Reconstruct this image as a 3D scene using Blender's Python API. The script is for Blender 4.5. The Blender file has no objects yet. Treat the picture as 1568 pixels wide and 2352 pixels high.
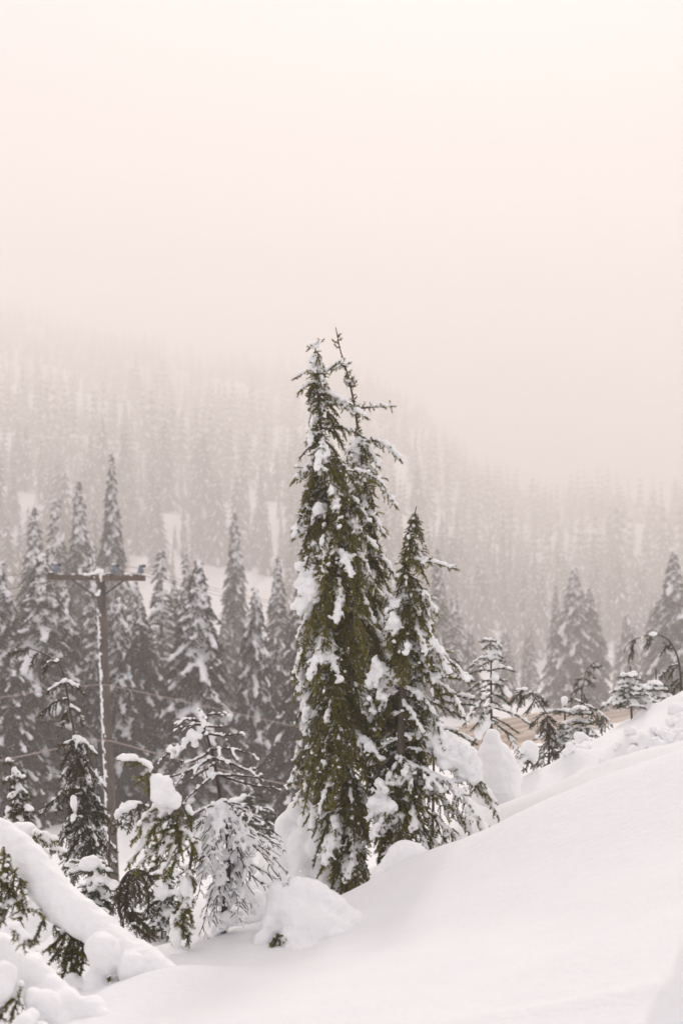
import bpy, math, random
import numpy as np

# ---------------------------------------------------------------- camera, sky, sun, exposure
sc = bpy.context.scene
COL = sc.collection
F, CX, HY = 3266.7, 784.0, 1500.0          # survey of the photograph: focal length, centre column, horizon row (1568 x 2352 frame)
cam_d = bpy.data.cameras.new('camera')
cam = bpy.data.objects.new('camera', cam_d); COL.objects.link(cam)
cam_d.sensor_fit = 'VERTICAL'; cam_d.sensor_height = 36.0; cam_d.sensor_width = 24.0; cam_d.lens = 50.0
cam_d.shift_y = (HY - 1176.0) / 2352.0
cam_d.clip_start = 0.1; cam_d.clip_end = 6000.0
cam.location = (0, 0, 0); cam.rotation_euler = (math.radians(90), 0, 0)
cam_d.dof.use_dof = True; cam_d.dof.focus_distance = 11.6; cam_d.dof.aperture_fstop = 2.2
sc.camera = cam

SUN_EL, SUN_AZ = 36.0, 6.0                # degrees above the horizon, degrees right of straight ahead
world = bpy.data.worlds.new('World'); sc.world = world; world.use_nodes = True
wn, wl = world.node_tree.nodes, world.node_tree.links
wn.clear()
w_out = wn.new('ShaderNodeOutputWorld'); w_bg = wn.new('ShaderNodeBackground'); w_sky = wn.new('ShaderNodeTexSky')
w_sky.sky_type = 'NISHITA'; w_sky.sun_disc = False
w_sky.sun_elevation = math.radians(SUN_EL); w_sky.sun_rotation = math.radians(SUN_AZ)
w_sky.air_density = 1.0; w_sky.dust_density = 4.0; w_sky.ozone_density = 0.6
w_mix = wn.new('ShaderNodeMixRGB'); w_mix.inputs['Fac'].default_value = 0.88      # closed cloud cover over the clear sky
w_mix.inputs['Color2'].default_value = (7.1, 7.05, 7.5, 1)
wl.new(w_sky.outputs['Color'], w_mix.inputs['Color1']); wl.new(w_mix.outputs['Color'], w_bg.inputs['Color'])
w_bg.inputs['Strength'].default_value = 0.13
wl.new(w_bg.outputs['Background'], w_out.inputs['Surface'])

sun_d = bpy.data.lights.new('sun', 'SUN'); sun = bpy.data.objects.new('sun', sun_d); COL.objects.link(sun)
sun_d.energy = 4.7; sun_d.angle = math.radians(5.0); sun_d.color = (1.0, 0.945, 0.89)
sun.rotation_euler = (math.radians(90 - SUN_EL), 0, math.radians(180 - SUN_AZ))

sc.view_settings.view_transform = 'Standard'; sc.view_settings.look = 'None'
sc.view_settings.gamma = 1.0; sc.view_settings.use_curve_mapping = False
sc.view_settings.exposure = 0.17
sc.render.engine = 'CYCLES'
cy = sc.cycles
cy.max_bounces = 8; cy.diffuse_bounces = 4; cy.glossy_bounces = 1; cy.transmission_bounces = 4; cy.volume_bounces = 3
cy.transparent_max_bounces = 6; cy.caustics_reflective = False; cy.caustics_refractive = False
cy.sample_clamp_indirect = 6.0
cy.use_denoising = True
HAZE_DENSITY = 0.0028

# ---------------------------------------------------------------- numeric helpers
def P(px, py, y):
    return np.array([(px - CX) * y / F, y, (HY - py) * y / F])
def norm(v):
    return v / (np.linalg.norm(v, axis=-1, keepdims=True) + 1e-12)
def sstep(a, b, x):
    t = np.clip((x - a) / (b - a), 0, 1); return t * t * (3 - 2 * t)
def _hash(i, j, k):
    h = (i.astype(np.int64) * 374761393 + j.astype(np.int64) * 668265263 + k.astype(np.int64) * 2147483647) & 0xffffffff
    h = ((h ^ (h >> 13)) * 1274126177) & 0xffffffff
    h = ((h ^ (h >> 16)) * 2246822519) & 0xffffffff
    return ((h ^ (h >> 15)) & 0xffffff) / float(0xffffff)
def vnoise(p):
    p = np.asarray(p, float); b = np.floor(p).astype(np.int64); f = p - b; f = f * f * (3 - 2 * f)
    r = 0
    for dx in (0, 1):
        wx = f[:, 0] if dx else 1 - f[:, 0]
        for dy in (0, 1):
            wy = f[:, 1] if dy else 1 - f[:, 1]
            for dz in (0, 1):
                wz = f[:, 2] if dz else 1 - f[:, 2]
                r = r + wx * wy * wz * _hash(b[:, 0] + dx, b[:, 1] + dy, b[:, 2] + dz)
    return r * 2 - 1
def fbm(p, oct=3):
    r = 0; a = 1.0; p = np.asarray(p, float)
    for o in range(oct):
        r = r + a * vnoise(p + 17.3 * o); a *= 0.5; p = p * 2.03
    return r
def resample(pts, step, smooth=True):
    pts = np.asarray(pts, float)
    if smooth and len(pts) > 2:
        q = []
        n = len(pts)
        for i in range(n - 1):
            p0, p1, p2, p3 = pts[max(i - 1, 0)], pts[i], pts[i + 1], pts[min(i + 2, n - 1)]
            for t in np.linspace(0, 1, 8, endpoint=False):
                q.append(0.5 * ((2 * p1) + (p2 - p0) * t + (2 * p0 - 5 * p1 + 4 * p2 - p3) * t * t + (3 * p1 - p0 - 3 * p2 + p3) * t ** 3))
        q.append(pts[-1]); pts = np.array(q)
    d = np.linalg.norm(np.diff(pts, axis=0), axis=1); s = np.concatenate([[0], np.cumsum(d)])
    m = max(2, int(round(s[-1] / step)) + 1); u = np.linspace(0, s[-1], m)
    return np.stack([np.interp(u, s, pts[:, k]) for k in range(3)], axis=1)
def interp_path(pts, vals, u):
    return np.interp(u, vals, pts)

# ---------------------------------------------------------------- mesh helpers
def mesh_np(name, verts, faces, mats, smooth=False, mat_idx=None, tint=None):
    """verts (n,3); faces: int array (m,3) or (m,4)"""
    me = bpy.data.meshes.new(name)
    faces = np.asarray(faces, np.int32); m, k = faces.shape
    me.vertices.add(len(verts)); me.vertices.foreach_set('co', np.asarray(verts, np.float32).ravel())
    me.loops.add(m * k); me.loops.foreach_set('vertex_index', faces.ravel())
    me.polygons.add(m)
    me.polygons.foreach_set('loop_start', np.arange(0, m * k, k, dtype=np.int32))
    if mat_idx is not None: me.polygons.foreach_set('material_index', np.asarray(mat_idx, np.int32))
    me.update(calc_edges=True)
    me.polygons.foreach_set('use_smooth', np.full(m, smooth, bool))
    for mt in (mats if isinstance(mats, (list, tuple)) else [mats]): me.materials.append(mt)
    if tint is not None:
        a = me.attributes.new('tint', 'FLOAT', 'POINT'); a.data.foreach_set('value', np.asarray(tint, np.float32))
    return me
def link(name, me, parent=None):
    o = bpy.data.objects.new(name, me); COL.objects.link(o)
    if parent is not None: o.parent = parent
    return o
def tag(o, label, cat, group=None):
    o['label'] = label; o['category'] = cat
    if group: o['group'] = group
    return o
def thing(name, label, cat, loc, group=None):
    o = bpy.data.objects.new(name, None); COL.objects.link(o); o.location = tuple(float(v) for v in loc)
    o.empty_display_size = 0.2
    return tag(o, label, cat, group)
def tubes(paths):
    """paths: list of (pts, radii, sides) -> verts, quads"""
    V, Q, off = [], [], 0
    for pts, rad, n in paths:
        pts = np.asarray(pts, float); m = len(pts); rad = np.broadcast_to(rad, (m,))
        t = np.gradient(pts, axis=0); t = norm(t)
        ref = np.array([0.31, 0.95, 0.1]) if abs(t[:, 1]).mean() < 0.8 else np.array([1.0, 0.1, 0.1])
        a = norm(np.cross(t, ref)); b = np.cross(t, a)
        an = np.arange(n) * 2 * math.pi / n
        ring = pts[:, None, :] + rad[:, None, None] * (np.cos(an)[None, :, None] * a[:, None, :] + np.sin(an)[None, :, None] * b[:, None, :])
        V.append(ring.reshape(-1, 3))
        i = np.arange(m - 1)[:, None] * n; j = np.arange(n)[None, :]; j2 = (j + 1) % n
        q = np.stack([i + j, i + j2, i + n + j2, i + n + j], axis=-1).reshape(-1, 4) + off
        Q.append(q)
        # pinch both ends shut with degenerate quads around an extra centre vertex
        c = np.stack([pts[0], pts[-1]]); V.append(c); ci = off + m * n
        k = np.arange(0, n, 2)
        Q.append(np.stack([np.full(len(k), ci), off + (k + 2) % n, off + (k + 1) % n, off + k], -1))
        e = off + (m - 1) * n
        Q.append(np.stack([np.full(len(k), ci + 1), e + k, e + (k + 1) % n, e + (k + 2) % n], -1))
        off += m * n + 2
    return np.concatenate(V), np.concatenate(Q)
def box_mesh(name, c, size, mat, axes=None, bevel=0.0):
    """a box with chamfered long edges; axes = 3 unit vectors"""
    ax = np.eye(3) if axes is None else np.asarray(axes, float)
    h = np.asarray(size, float) / 2; b = bevel
    prof = [(-h[1] + b, -h[2]), (h[1] - b, -h[2]), (h[1], -h[2] + b), (h[1], h[2] - b), (h[1] - b, h[2]), (-h[1] + b, h[2]), (-h[1], h[2] - b), (-h[1], -h[2] + b)]
    pts = [(x, p[0] * s, p[1] * s) for x, s in ((-h[0], .92), (-h[0] + max(b, 1e-3), 1), (h[0] - max(b, 1e-3), 1), (h[0], .92)) for p in prof]
    v = np.asarray(pts) @ ax + np.asarray(c)
    q = [(r * 8 + j, r * 8 + (j + 1) % 8, (r + 1) * 8 + (j + 1) % 8, (r + 1) * 8 + j) for r in range(3) for j in range(8)]
    me = bpy.data.meshes.new(name)
    me.from_pydata(v.tolist(), [], q + [tuple(range(7, -1, -1)), tuple(range(24, 32))]); me.materials.append(mat); me.update()
    return me
def lathe(name, c, prof, n, mat, axis=(0, 0, 1), smooth=True):
    ax = norm(np.asarray(axis, float)); a = norm(np.cross(ax, [0.3, 0.9, 0.2])); b = np.cross(ax, a)
    an = np.arange(n) * 2 * math.pi / n
    V = [np.asarray(c) + ax * z + r * (math.cos(t) * a + math.sin(t) * b) for r, z in prof for t in an]
    Q = [(i * n + j, i * n + (j + 1) % n, (i + 1) * n + (j + 1) % n, (i + 1) * n + j) for i in range(len(prof) - 1) for j in range(n)]
    me = bpy.data.meshes.new(name); me.from_pydata([tuple(v) for v in V], [], Q + [tuple(range(n - 1, -1, -1)), tuple(range((len(prof) - 1) * n, len(prof) * n))])
    me.materials.append(mat); me.update()
    me.polygons.foreach_set('use_smooth', [smooth] * len(me.polygons))
    return me

def _ico():
    import bmesh
    bm = bmesh.new(); bmesh.ops.create_icosphere(bm, subdivisions=1, radius=1.0)
    v = np.array([x.co[:] for x in bm.verts]); f = np.array([[y.index for y in x.verts] for x in bm.faces]); bm.free()
    return v, f
def _ico2():
    import bmesh
    bm = bmesh.new(); bmesh.ops.create_icosphere(bm, subdivisions=3, radius=1.0)
    v = np.array([x.co[:] for x in bm.verts]); f = np.array([[y.index for y in x.verts] for x in bm.faces]); bm.free()
    return v, f
ICO, ICO3 = _ico(), _ico2()
def snow_mesh(name, blobs, voxel, mat, amp=0.0, freq=10.0, smooth=2, origin=(0, 0, 0), fine=False, amp2=0.0, freq2=60.0):
    """blobs: list of (centre, (rx, ry, rz)) fused into one lumpy snow skin"""
    c = np.array([b[0] for b in blobs]); r = np.array([b[1] if np.ndim(b[1]) else (b[1],) * 3 for b in blobs])
    iv, jf = ICO3 if fine else ICO
    V = (c[:, None, :] + r[:, None, :] * iv[None]).reshape(-1, 3)
    T = (np.arange(len(c))[:, None, None] * len(iv) + jf[None]).reshape(-1, 3)
    src = mesh_np('snow_source', V - np.asarray(origin), T, mat)
    o = bpy.data.objects.new('snow_source', src); COL.objects.link(o)
    m = o.modifiers.new('r', 'REMESH'); m.mode = 'VOXEL'; m.voxel_size = voxel; m.use_smooth_shade = True
    if smooth:
        s = o.modifiers.new('s', 'SMOOTH'); s.iterations = smooth; s.factor = 0.5
    dg = bpy.context.evaluated_depsgraph_get(); dg.update()
    me = bpy.data.meshes.new_from_object(o.evaluated_get(dg))
    bpy.data.objects.remove(o); bpy.data.meshes.remove(src)
    me.name = name
    if amp or amp2:
        n = len(me.vertices); co = np.empty(n * 3, np.float32); me.vertices.foreach_get('co', co); co = co.reshape(-1, 3).astype(float)
        nr = np.empty(n * 3, np.float32); me.vertices.foreach_get('normal', nr); nr = nr.reshape(-1, 3)
        w = co + np.asarray(origin)
        d = amp * fbm(w * freq, 3)
        if amp2: d = d + amp2 * (.55 - 2 * np.abs(fbm(w * freq2, 2)))
        co = co + nr * d[:, None]
        me.vertices.foreach_set('co', co.astype(np.float32).ravel()); me.update()
    me.polygons.foreach_set('use_smooth', np.full(len(me.polygons), True))
    if not me.materials: me.materials.append(mat)
    return me
def chain(ctrl, sp=0.45):
    """ctrl: list of (xyz, r) -> overlapping blobs along it"""
    out = []
    for (a, ra), (b, rb) in zip(ctrl[:-1], ctrl[1:]):
        a, b = np.asarray(a), np.asarray(b); n = max(1, int(np.linalg.norm(b - a) / (sp * min(ra, rb))))
        for t in np.linspace(0, 1, n, endpoint=False): out.append((a + (b - a) * t, (ra + (rb - ra) * t,) * 3))
    out.append((np.asarray(ctrl[-1][0]), (ctrl[-1][1],) * 3))
    return out

# ---------------------------------------------------------------- materials
def new_mat(name):
    m = bpy.data.materials.new(name); m.use_nodes = True; nt = m.node_tree
    b = nt.nodes['Principled BSDF']; return m, nt, b
def ramp(nt, stops):
    r = nt.nodes.new('ShaderNodeValToRGB'); e = r.color_ramp.elements
    e[0].position, e[0].color = stops[0]; e[1].position, e[1].color = stops[-1]
    for p, c in stops[1:-1]:
        x = e.new(p); x.color = c
    return r
def noise(nt, scale, detail=3, rough=0.55, mapping=None, coord='Object'):
    tc = nt.nodes.new('ShaderNodeTexCoord'); n = nt.nodes.new('ShaderNodeTexNoise')
    n.inputs['Scale'].default_value = scale; n.inputs['Detail'].default_value = detail; n.inputs['Roughness'].default_value = rough
    if mapping:
        mp = nt.nodes.new('ShaderNodeMapping'); mp.inputs['Scale'].default_value = mapping[0]; mp.inputs['Rotation'].default_value = mapping[1]
        nt.links.new(tc.outputs[coord], mp.inputs['Vector']); nt.links.new(mp.outputs['Vector'], n.inputs['Vector'])
    else: nt.links.new(tc.outputs[coord], n.inputs['Vector'])
    return n
def snow_material(name, scale, dist, ripple=False, col=(0.92, 0.925, 0.935), sss=0.0):
    m, nt, b = new_mat(name)
    n = noise(nt, scale, 4, 0.6)
    c = ramp(nt, [(0.3, (col[0] * .97, col[1] * .975, col[2] * .985, 1)), (0.7, (*col, 1))])
    nt.links.new(n.outputs['Fac'], c.inputs['Fac']); nt.links.new(c.outputs['Color'], b.inputs['Base Color'])
    b.inputs['Roughness'].default_value = 0.75; b.inputs['Specular IOR Level'].default_value = 0.25
    if sss:
        b.inputs['Subsurface Weight'].default_value = 0.8; b.inputs['Subsurface Scale'].default_value = sss; b.inputs['Subsurface Radius'].default_value = (1.0, 1.0, 1.05)
    bp = nt.nodes.new('ShaderNodeBump'); bp.inputs['Strength'].default_value = 0.55; bp.inputs['Distance'].default_value = dist
    nt.links.new(n.outputs['Fac'], bp.inputs['Height'])
    last = bp
    if ripple:
        r = noise(nt, 10.0, 5, 0.7, ((1.0, 2.8, 1.0), (0, 0, math.radians(20))))
        b2 = nt.nodes.new('ShaderNodeBump'); b2.inputs['Strength'].default_value = 0.6; b2.inputs['Distance'].default_value = 0.026
        nt.links.new(r.outputs['Fac'], b2.inputs['Height']); nt.links.new(bp.outputs['Normal'], b2.inputs['Normal']); last = b2
        g = noise(nt, 220.0, 2, 0.7)
        b3 = nt.nodes.new('ShaderNodeBump'); b3.inputs['Strength'].default_value = 0.6; b3.inputs['Distance'].default_value = 0.006
        nt.links.new(g.outputs['Fac'], b3.inputs['Height']); nt.links.new(b2.outputs['Normal'], b3.inputs['Normal']); last = b3
    nt.links.new(last.outputs['Normal'], b.inputs['Normal'])
    return m
M = {}
M['ground'] = snow_material('ground_snow', 3.0, 0.03, True)
M['snow'] = snow_material('tree_snow', 45.0, 0.012, sss=0.03)
M['mound'] = snow_material('mound_snow', 26.0, 0.02, sss=0.016)
M['far_snow'] = snow_material('distant_snow', 2.0, 0.05, col=(0.84, 0.85, 0.87))
def foliage_material(name, dark, mid, light, frost, trans=0.35):
    m, nt, b = new_mat(name)
    at = nt.nodes.new('ShaderNodeAttribute'); at.attribute_name = 'tint'
    r = ramp(nt, [(0.0, (*dark, 1)), (0.45, (*mid, 1)), (0.86, (*light, 1)), (0.90, (*frost, 1))])
    nt.links.new(at.outputs['Fac'], r.inputs['Fac']); nt.links.new(r.outputs['Color'], b.inputs['Base Color'])
    b.inputs['Roughness'].default_value = 0.55; b.inputs['Specular IOR Level'].default_value = 0.3
    t = nt.nodes.new('ShaderNodeBsdfTranslucent'); nt.links.new(r.outputs['Color'], t.inputs['Color'])
    mx = nt.nodes.new('ShaderNodeMixShader'); mx.inputs['Fac'].default_value = trans
    nt.links.new(b.outputs['BSDF'], mx.inputs[1]); nt.links.new(t.outputs['BSDF'], mx.inputs[2])
    nt.links.new(mx.outputs['Shader'], nt.nodes['Material Output'].inputs['Surface'])
    return m
M['hemlock'] = foliage_material('hemlock_needles', (0.028, 0.031, 0.004), (0.125, 0.115, 0.009), (0.30, 0.25, 0.022), (0.42, 0.40, 0.36), 0.36)
M['fir'] = foliage_material('fir_needles', (0.024, 0.032, 0.016), (0.052, 0.064, 0.026), (0.095, 0.100, 0.040), (0.40, 0.40, 0.38))
M['old'] = foliage_material('drooping_needles', (0.045, 0.038, 0.018), (0.090, 0.075, 0.032), (0.14, 0.115, 0.055), (0.45, 0.43, 0.40))
M['forest'] = foliage_material('forest_needles', (0.028, 0.023, 0.016), (0.050, 0.040, 0.026), (0.085, 0.066, 0.042), (0.30, 0.28, 0.26), 0.2)
def bark_material(name, a, b_, frost=0.0, scale=30.0):
    m, nt, b = new_mat(name)
    n = noise(nt, scale, 4, 0.65, ((1, 1, 0.25), (0, 0, 0)))
    st = [(0.3, (*a, 1)), (0.62, (*b_, 1))]
    if frost: st.append((0.72, (frost, frost, frost, 1)))
    r = ramp(nt, st); nt.links.new(n.outputs['Fac'], r.inputs['Fac']); nt.links.new(r.outputs['Color'], b.inputs['Base Color'])
    b.inputs['Roughness'].default_value = 0.9
    bp = nt.nodes.new('ShaderNodeBump'); bp.inputs['Strength'].default_value = 0.6; bp.inputs['Distance'].default_value = 0.01
    nt.links.new(n.outputs['Fac'], bp.inputs['Height']); nt.links.new(bp.outputs['Normal'], b.inputs['Normal'])
    return m
M['bark'] = bark_material('hemlock_bark', (0.045, 0.032, 0.024), (0.11, 0.085, 0.065))
M['dead'] = bark_material('dead_wood', (0.028, 0.016, 0.014), (0.075, 0.045, 0.038))
M['frosted_bark'] = bark_material('frosted_bark', (0.05, 0.035, 0.028), (0.10, 0.08, 0.06), 0.5)
M['pole'] = bark_material('weathered_pole', (0.040, 0.029, 0.023), (0.105, 0.078, 0.060), 0, 8.0)
M['arm'] = bark_material('weathered_crossarm', (0.055, 0.034, 0.024), (0.12, 0.078, 0.055), 0, 12.0)
def plain(name, col, rough=0.6, metal=0.0):
    m, nt, b = new_mat(name)
    n = noise(nt, 14.0, 3); r = ramp(nt, [(0.3, (col[0] * .8, col[1] * .8, col[2] * .8, 1)), (0.7, (*col, 1))])
    nt.links.new(n.outputs['Fac'], r.inputs['Fac']); nt.links.new(r.outputs['Color'], b.inputs['Base Color'])
    b.inputs['Roughness'].default_value = rough; b.inputs['Metallic'].default_value = metal
    return m
M['steel'] = plain('galvanised_steel', (0.05, 0.06, 0.06), 0.6, 0.2)
M['insulator'] = plain('grey_blue_porcelain', (0.16, 0.20, 0.26), 0.35)
M['dark'] = plain('black_fitting', (0.02, 0.024, 0.024), 0.5)
M['wire'] = plain('wire_metal', (0.09, 0.06, 0.05), 0.6)
M['cable'] = plain('frosted_cable', (0.42, 0.33, 0.30), 0.7)
M['blue'] = plain('pale_blue_plate', (0.36, 0.44, 0.52), 0.5)
M['orange'] = plain('faded_orange_board', (0.62, 0.36, 0.20), 0.7)
m, nt, b = new_mat('sanded_road_snow'); M['road'] = m
n1 = noise(nt, 1.0, 5, 0.65); at = nt.nodes.new('ShaderNodeAttribute'); at.attribute_name = 'tint'
ad = nt.nodes.new('ShaderNodeMath'); ad.operation = 'MULTIPLY_ADD'; ad.inputs[1].default_value = 0.5
nt.links.new(n1.outputs['Fac'], ad.inputs[0]); nt.links.new(at.outputs['Fac'], ad.inputs[2])
r = ramp(nt, [(0.25, (0.22, 0.15, 0.105, 1)), (0.55, (0.46, 0.34, 0.25, 1)), (0.95, (0.68, 0.58, 0.49, 1))])
nt.links.new(ad.outputs['Value'], r.inputs['Fac']); nt.links.new(r.outputs['Color'], b.inputs['Base Color']); b.inputs['Roughness'].default_value = 0.85

# ---------------------------------------------------------------- terrain
ctl = []
def cp(px, py, y): ctl.append(P(px, py, y))
def cw(x, y, z): ctl.append(np.array([x, y, z], float))
for a in [(300, 2352, 6.2), (520, 2300, 6.6), (784, 2352, 5.6), (1100, 2352, 5.3), (1400, 2352, 5.0), (600, 2240, 7.4), (784, 2200, 7.6), (1000, 2200, 7.0),
          (1200, 2100, 7.6), (1400, 2100, 6.8), (1568, 2000, 7.0), (1568, 1850, 8.4), (1350, 1950, 8.4), (1000, 2050, 9.2), (860, 2125, 9.2),
          (815, 2060, 10.4), (985, 1968, 10.2), (1110, 1913, 10.0), (1250, 1852, 9.8), (1400, 1797, 9.6), (1568, 1737, 9.4),
          (1140, 1892, 12.6), (1250, 1825, 12.8), (1400, 1757, 13.0), (1568, 1702, 13.2),
          (1215, 1790, 15.5), (1330, 1718, 16.5), (1450, 1652, 17.2), (1568, 1600, 17.8),
          (640, 2200, 8.5), (700, 2185, 8.9), (780, 2160, 8.9), (590, 2170, 9.0), (450, 2235, 8.2), (520, 2125, 9.6), (610, 2110, 10.2), (380, 2200, 8.8), (365, 2165, 9.6), (1150, 1870, 14.0)]: cp(*a)
for a in [(2.71, 11.2, -1.14), (1.62, 11.3, -1.62), (1.14, 11.3, -1.86), (.70, 11.4, -2.05), (3.9, 11.2, -.75), (.11, 11.8, -2.15), (2.02, 14.2, -1.66), (2.68, 14.2, -1.42), (3.4, 14.2, -1.22), (4.5, 14.2, -.95),
          (3.3, 20, -2.0), (4.8, 20, -1.5), (2.0, 17.5, -1.9), (3, 25, -3.6), (8, 25, -3.0), (0, 14, -2.4), (0, 18, -3.4), (0, 25, -5.2), (-.5, 12.6, -2.1),
          (-2.5, 8, -2.05), (-2.5, 6, -1.85), (-1.9, 11, -2.35), (-2.5, 14, -2.35), (-3, 19, -4.0), (-3, 25, -5.6), (-1.2, 12, -2.35), (-1, 16, -3.0),
          (8, 8, .8), (8, 14, .5), (8, 4, .5), (8, 19, 0.2), (-8, 8, -2.4), (-8, 14, -3.2), (-8, 3, -2.0), (-8, 25, -5.8), (0, 2.5, -1.5), (3, 2.5, -.95), (-3, 2.5, -1.75), (0, -6, -1.4), (5, -6, -.6), (-5, -6, -1.8)]: cw(*a)
ctl = np.array(ctl)
def _tps_k(d2): return 0.5 * d2 * np.log(d2 + 1e-9)
_A = ctl[:, :2]; _n = len(_A)
_K = _tps_k(((_A[:, None] - _A[None]) ** 2).sum(-1)) + np.eye(_n) * 0.02
_Pm = np.c_[np.ones(_n), _A]
_S = np.linalg.solve(np.block([[_K, _Pm], [_Pm.T, np.zeros((3, 3))]]), np.r_[ctl[:, 2], 0, 0, 0])
def near_z(x, y):
    x = np.clip(x, -9, 9); y = np.clip(y, -6, 26)
    out = np.empty(len(x))
    for s in range(0, len(x), 40000):
        q = np.c_[x[s:s + 40000], y[s:s + 40000]]
        k = _tps_k(((q[:, None] - _A[None]) ** 2).sum(-1))
        out[s:s + 40000] = k @ _S[:_n] + _S[_n] + q @ _S[_n + 1:]
    return out
# hill: valley end, crest distance and crest height by bearing
_U = np.array([-0.6, -0.24, -0.12, 0.0, 0.055, 0.085, 0.12, 0.24, 0.6])
_Y0 = np.array([240, 240, 240, 250, 275, 300, 320, 330, 330.])
_YC = np.array([1300, 1300, 1290, 1240, 1170, 1080, 1010, 980, 980.])
_ZC = np.array([322, 306, 270, 238, 198, 144, 110, 98, 104.])
BUMPS = []
def bump(px, py, y, a, sg):
    p = P(px, py, y); BUMPS.append((p[0], y, a, sg))
bump(810, 2120, 9.35, .04, .25); bump(745, 2230, 8.8, .03, .35); bump(390, 2290, 7.6, .06, .28); bump(930, 2020, 10.2, .05, .28); bump(400, 2290, 7.5, .05, .25); bump(810, 2060, 10.8, .05, .4)
def ground(x, y):
    x = np.atleast_1d(np.asarray(x, float)); y = np.atleast_1d(np.asarray(y, float))
    p = np.c_[x, y, np.zeros_like(x)]
    z1 = near_z(x, y)
    u = x / np.maximum(y, 30.0)
    y0, yc, zc = np.interp(u, _U, _Y0), np.interp(u, _U, _YC), np.interp(u, _U, _ZC)
    t = (y - y0) / (yc - y0); tc = np.clip(t, 0, 1)
    z2 = -6.5 + (zc + 6.5) * (tc ** 1.12) - np.clip(t - 1, 0, 2) * 60
    z2 = z2 + sstep(280, 540, y) * (7 * fbm(p / 80.0, 3) + 1.0 * fbm(p / 14.0, 2)) + 0.22 * fbm(p / 6.0, 3) * sstep(20, 40, y) * (1 - sstep(140, 300, y) * .4)
    w = sstep(20, 34, y)
    z = z1 * (1 - w) + z2 * w
    # soft drift relief, and the broken lumps of the trampled bank on the right
    z = z + (0.055 * fbm(p / 1.9 + 5, 2) + 0.012 * fbm(p / 0.6, 2)) * (1 - w)
    # shallow wind-scooped step across the near right foreground
    for bx, by, a, sg in BUMPS: z = z + a * np.exp(-((x - bx) ** 2 + (y - by) ** 2) / (2 * sg * sg))
    rough = sstep(13.9, 14.6, y) * (1 - sstep(17.5, 20, y)) * sstep(1.9, 2.8, x) * (1 - sstep(7, 9, x))
    z = z + rough * (0.20 * np.clip(np.abs(fbm(p / 0.5 + 31, 3)) - .25, 0, 1.2) * (vnoise(p / 1.3 + 4) > -.15))
    z = z + .028 * np.exp(-((y - 5.34 + .1 * x) / .09) ** 2) * sstep(.1, .7, x)
    r2 = sstep(12.4, 13.4, y) * (1 - sstep(13.8, 15.0, y)) * sstep(1.7, 2.4, x) * (1 - sstep(7, 9, x))
    z = z + r2 * 0.06 * fbm(p / 0.3 + 11, 3)
    return z
ROAD = np.array([(1.0, 84), (6.3, 98), (15.5, 122), (27, 152), (40, 172), (60, 190), (95, 205.)])
def road_dist(x, y):
    d = np.full(len(x), 1e9)
    for a, b_ in zip(ROAD[:-1], ROAD[1:]):
        ab = b_ - a; t = np.clip(((x - a[0]) * ab[0] + (y - a[1]) * ab[1]) / (ab @ ab), 0, 1)
        d = np.minimum(d, np.hypot(x - a[0] - t * ab[0], y - a[1] - t * ab[1]))
    return d
def gz(x, y):
    z = ground(x, y); x = np.atleast_1d(np.asarray(x, float)); y = np.atleast_1d(np.asarray(y, float))
    d = road_dist(x, y); w = 1 - sstep(6.0, 9.0, d)
    z = z * (1 - w) + (-6.5) * w
    z = z + 0.55 * np.exp(-((d - 8.5) / 1.6) ** 2) * (1 + .6 * vnoise(np.c_[x, y, x * 0] / 3.0))      # ploughed banks
    return z
def G(x, y): return float(gz([x], [y])[0])

def build_ground():
    ys = np.concatenate([[-60, -30, -15, -8, -4, -1, 0.5, 1.5], np.geomspace(2.2, 24, 270), np.geomspace(24, 2000, 155)[1:]])
    s = np.linspace(-1, 1, 271); g = 0.30 * s + 0.75 * np.abs(s) ** 3.2 * np.sign(s)
    X = g[None, :] * (np.maximum(ys, 2.2) + 2.0 + np.clip(6 - ys, 0, 70))[:, None]
    Y = np.repeat(ys[:, None], len(s), 1)
    z = gz(X.ravel(), Y.ravel())
    n, m = X.shape
    i = np.arange(n - 1)[:, None] * m; j = np.arange(m - 1)[None]
    q = np.stack([i + j, i + j + 1, i + m + j + 1, i + m + j], -1).reshape(-1, 4)
    o = link('snow_ground', mesh_np('snow_ground', np.c_[X.ravel(), Y.ravel(), z], q, M['ground'], True)); o['kind'] = 'structure'
build_ground()
def build_road():
    c = resample(np.c_[ROAD, np.zeros(len(ROAD))], 1.5)
    t = norm(np.gradient(c, axis=0)); sd = np.c_[t[:, 1], -t[:, 0], t[:, 2]]
    a = np.linspace(-6.4, 6.4, 41)
    V = c[:, None, :] + sd[:, None, :] * a[None, :, None]
    prof = np.array([0.12 * math.sin(v * 2.9) * math.exp(-abs(v) / 9) for v in a])
    V[:, :, 2] = -6.5 + 0.05 + prof[None] * 0.35 + 0.03 * vnoise(V.reshape(-1, 3) / np.array([1.5, 1.5, 1])).reshape(len(c), -1)
    V[:, 0, 2] -= 0.2; V[:, -1, 2] -= 0.2
    edge = np.clip((np.abs(a) - 4.6) / 1.8, 0, 1)
    tint = np.repeat((0.08 + 0.9 * prof / 0.12 * 0.42 + edge * 0.55)[None], len(c), 0)
    n, m = len(c), len(a); i = np.arange(n - 1)[:, None] * m; j = np.arange(m - 1)[None]
    q = np.stack([i + j, i + j + 1, i + m + j + 1, i + m + j], -1).reshape(-1, 4)
    o = link('road', mesh_np('road', V.reshape(-1, 3), q, M['road'], True, tint=tint.ravel())); o['kind'] = 'structure'
build_road()

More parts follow.
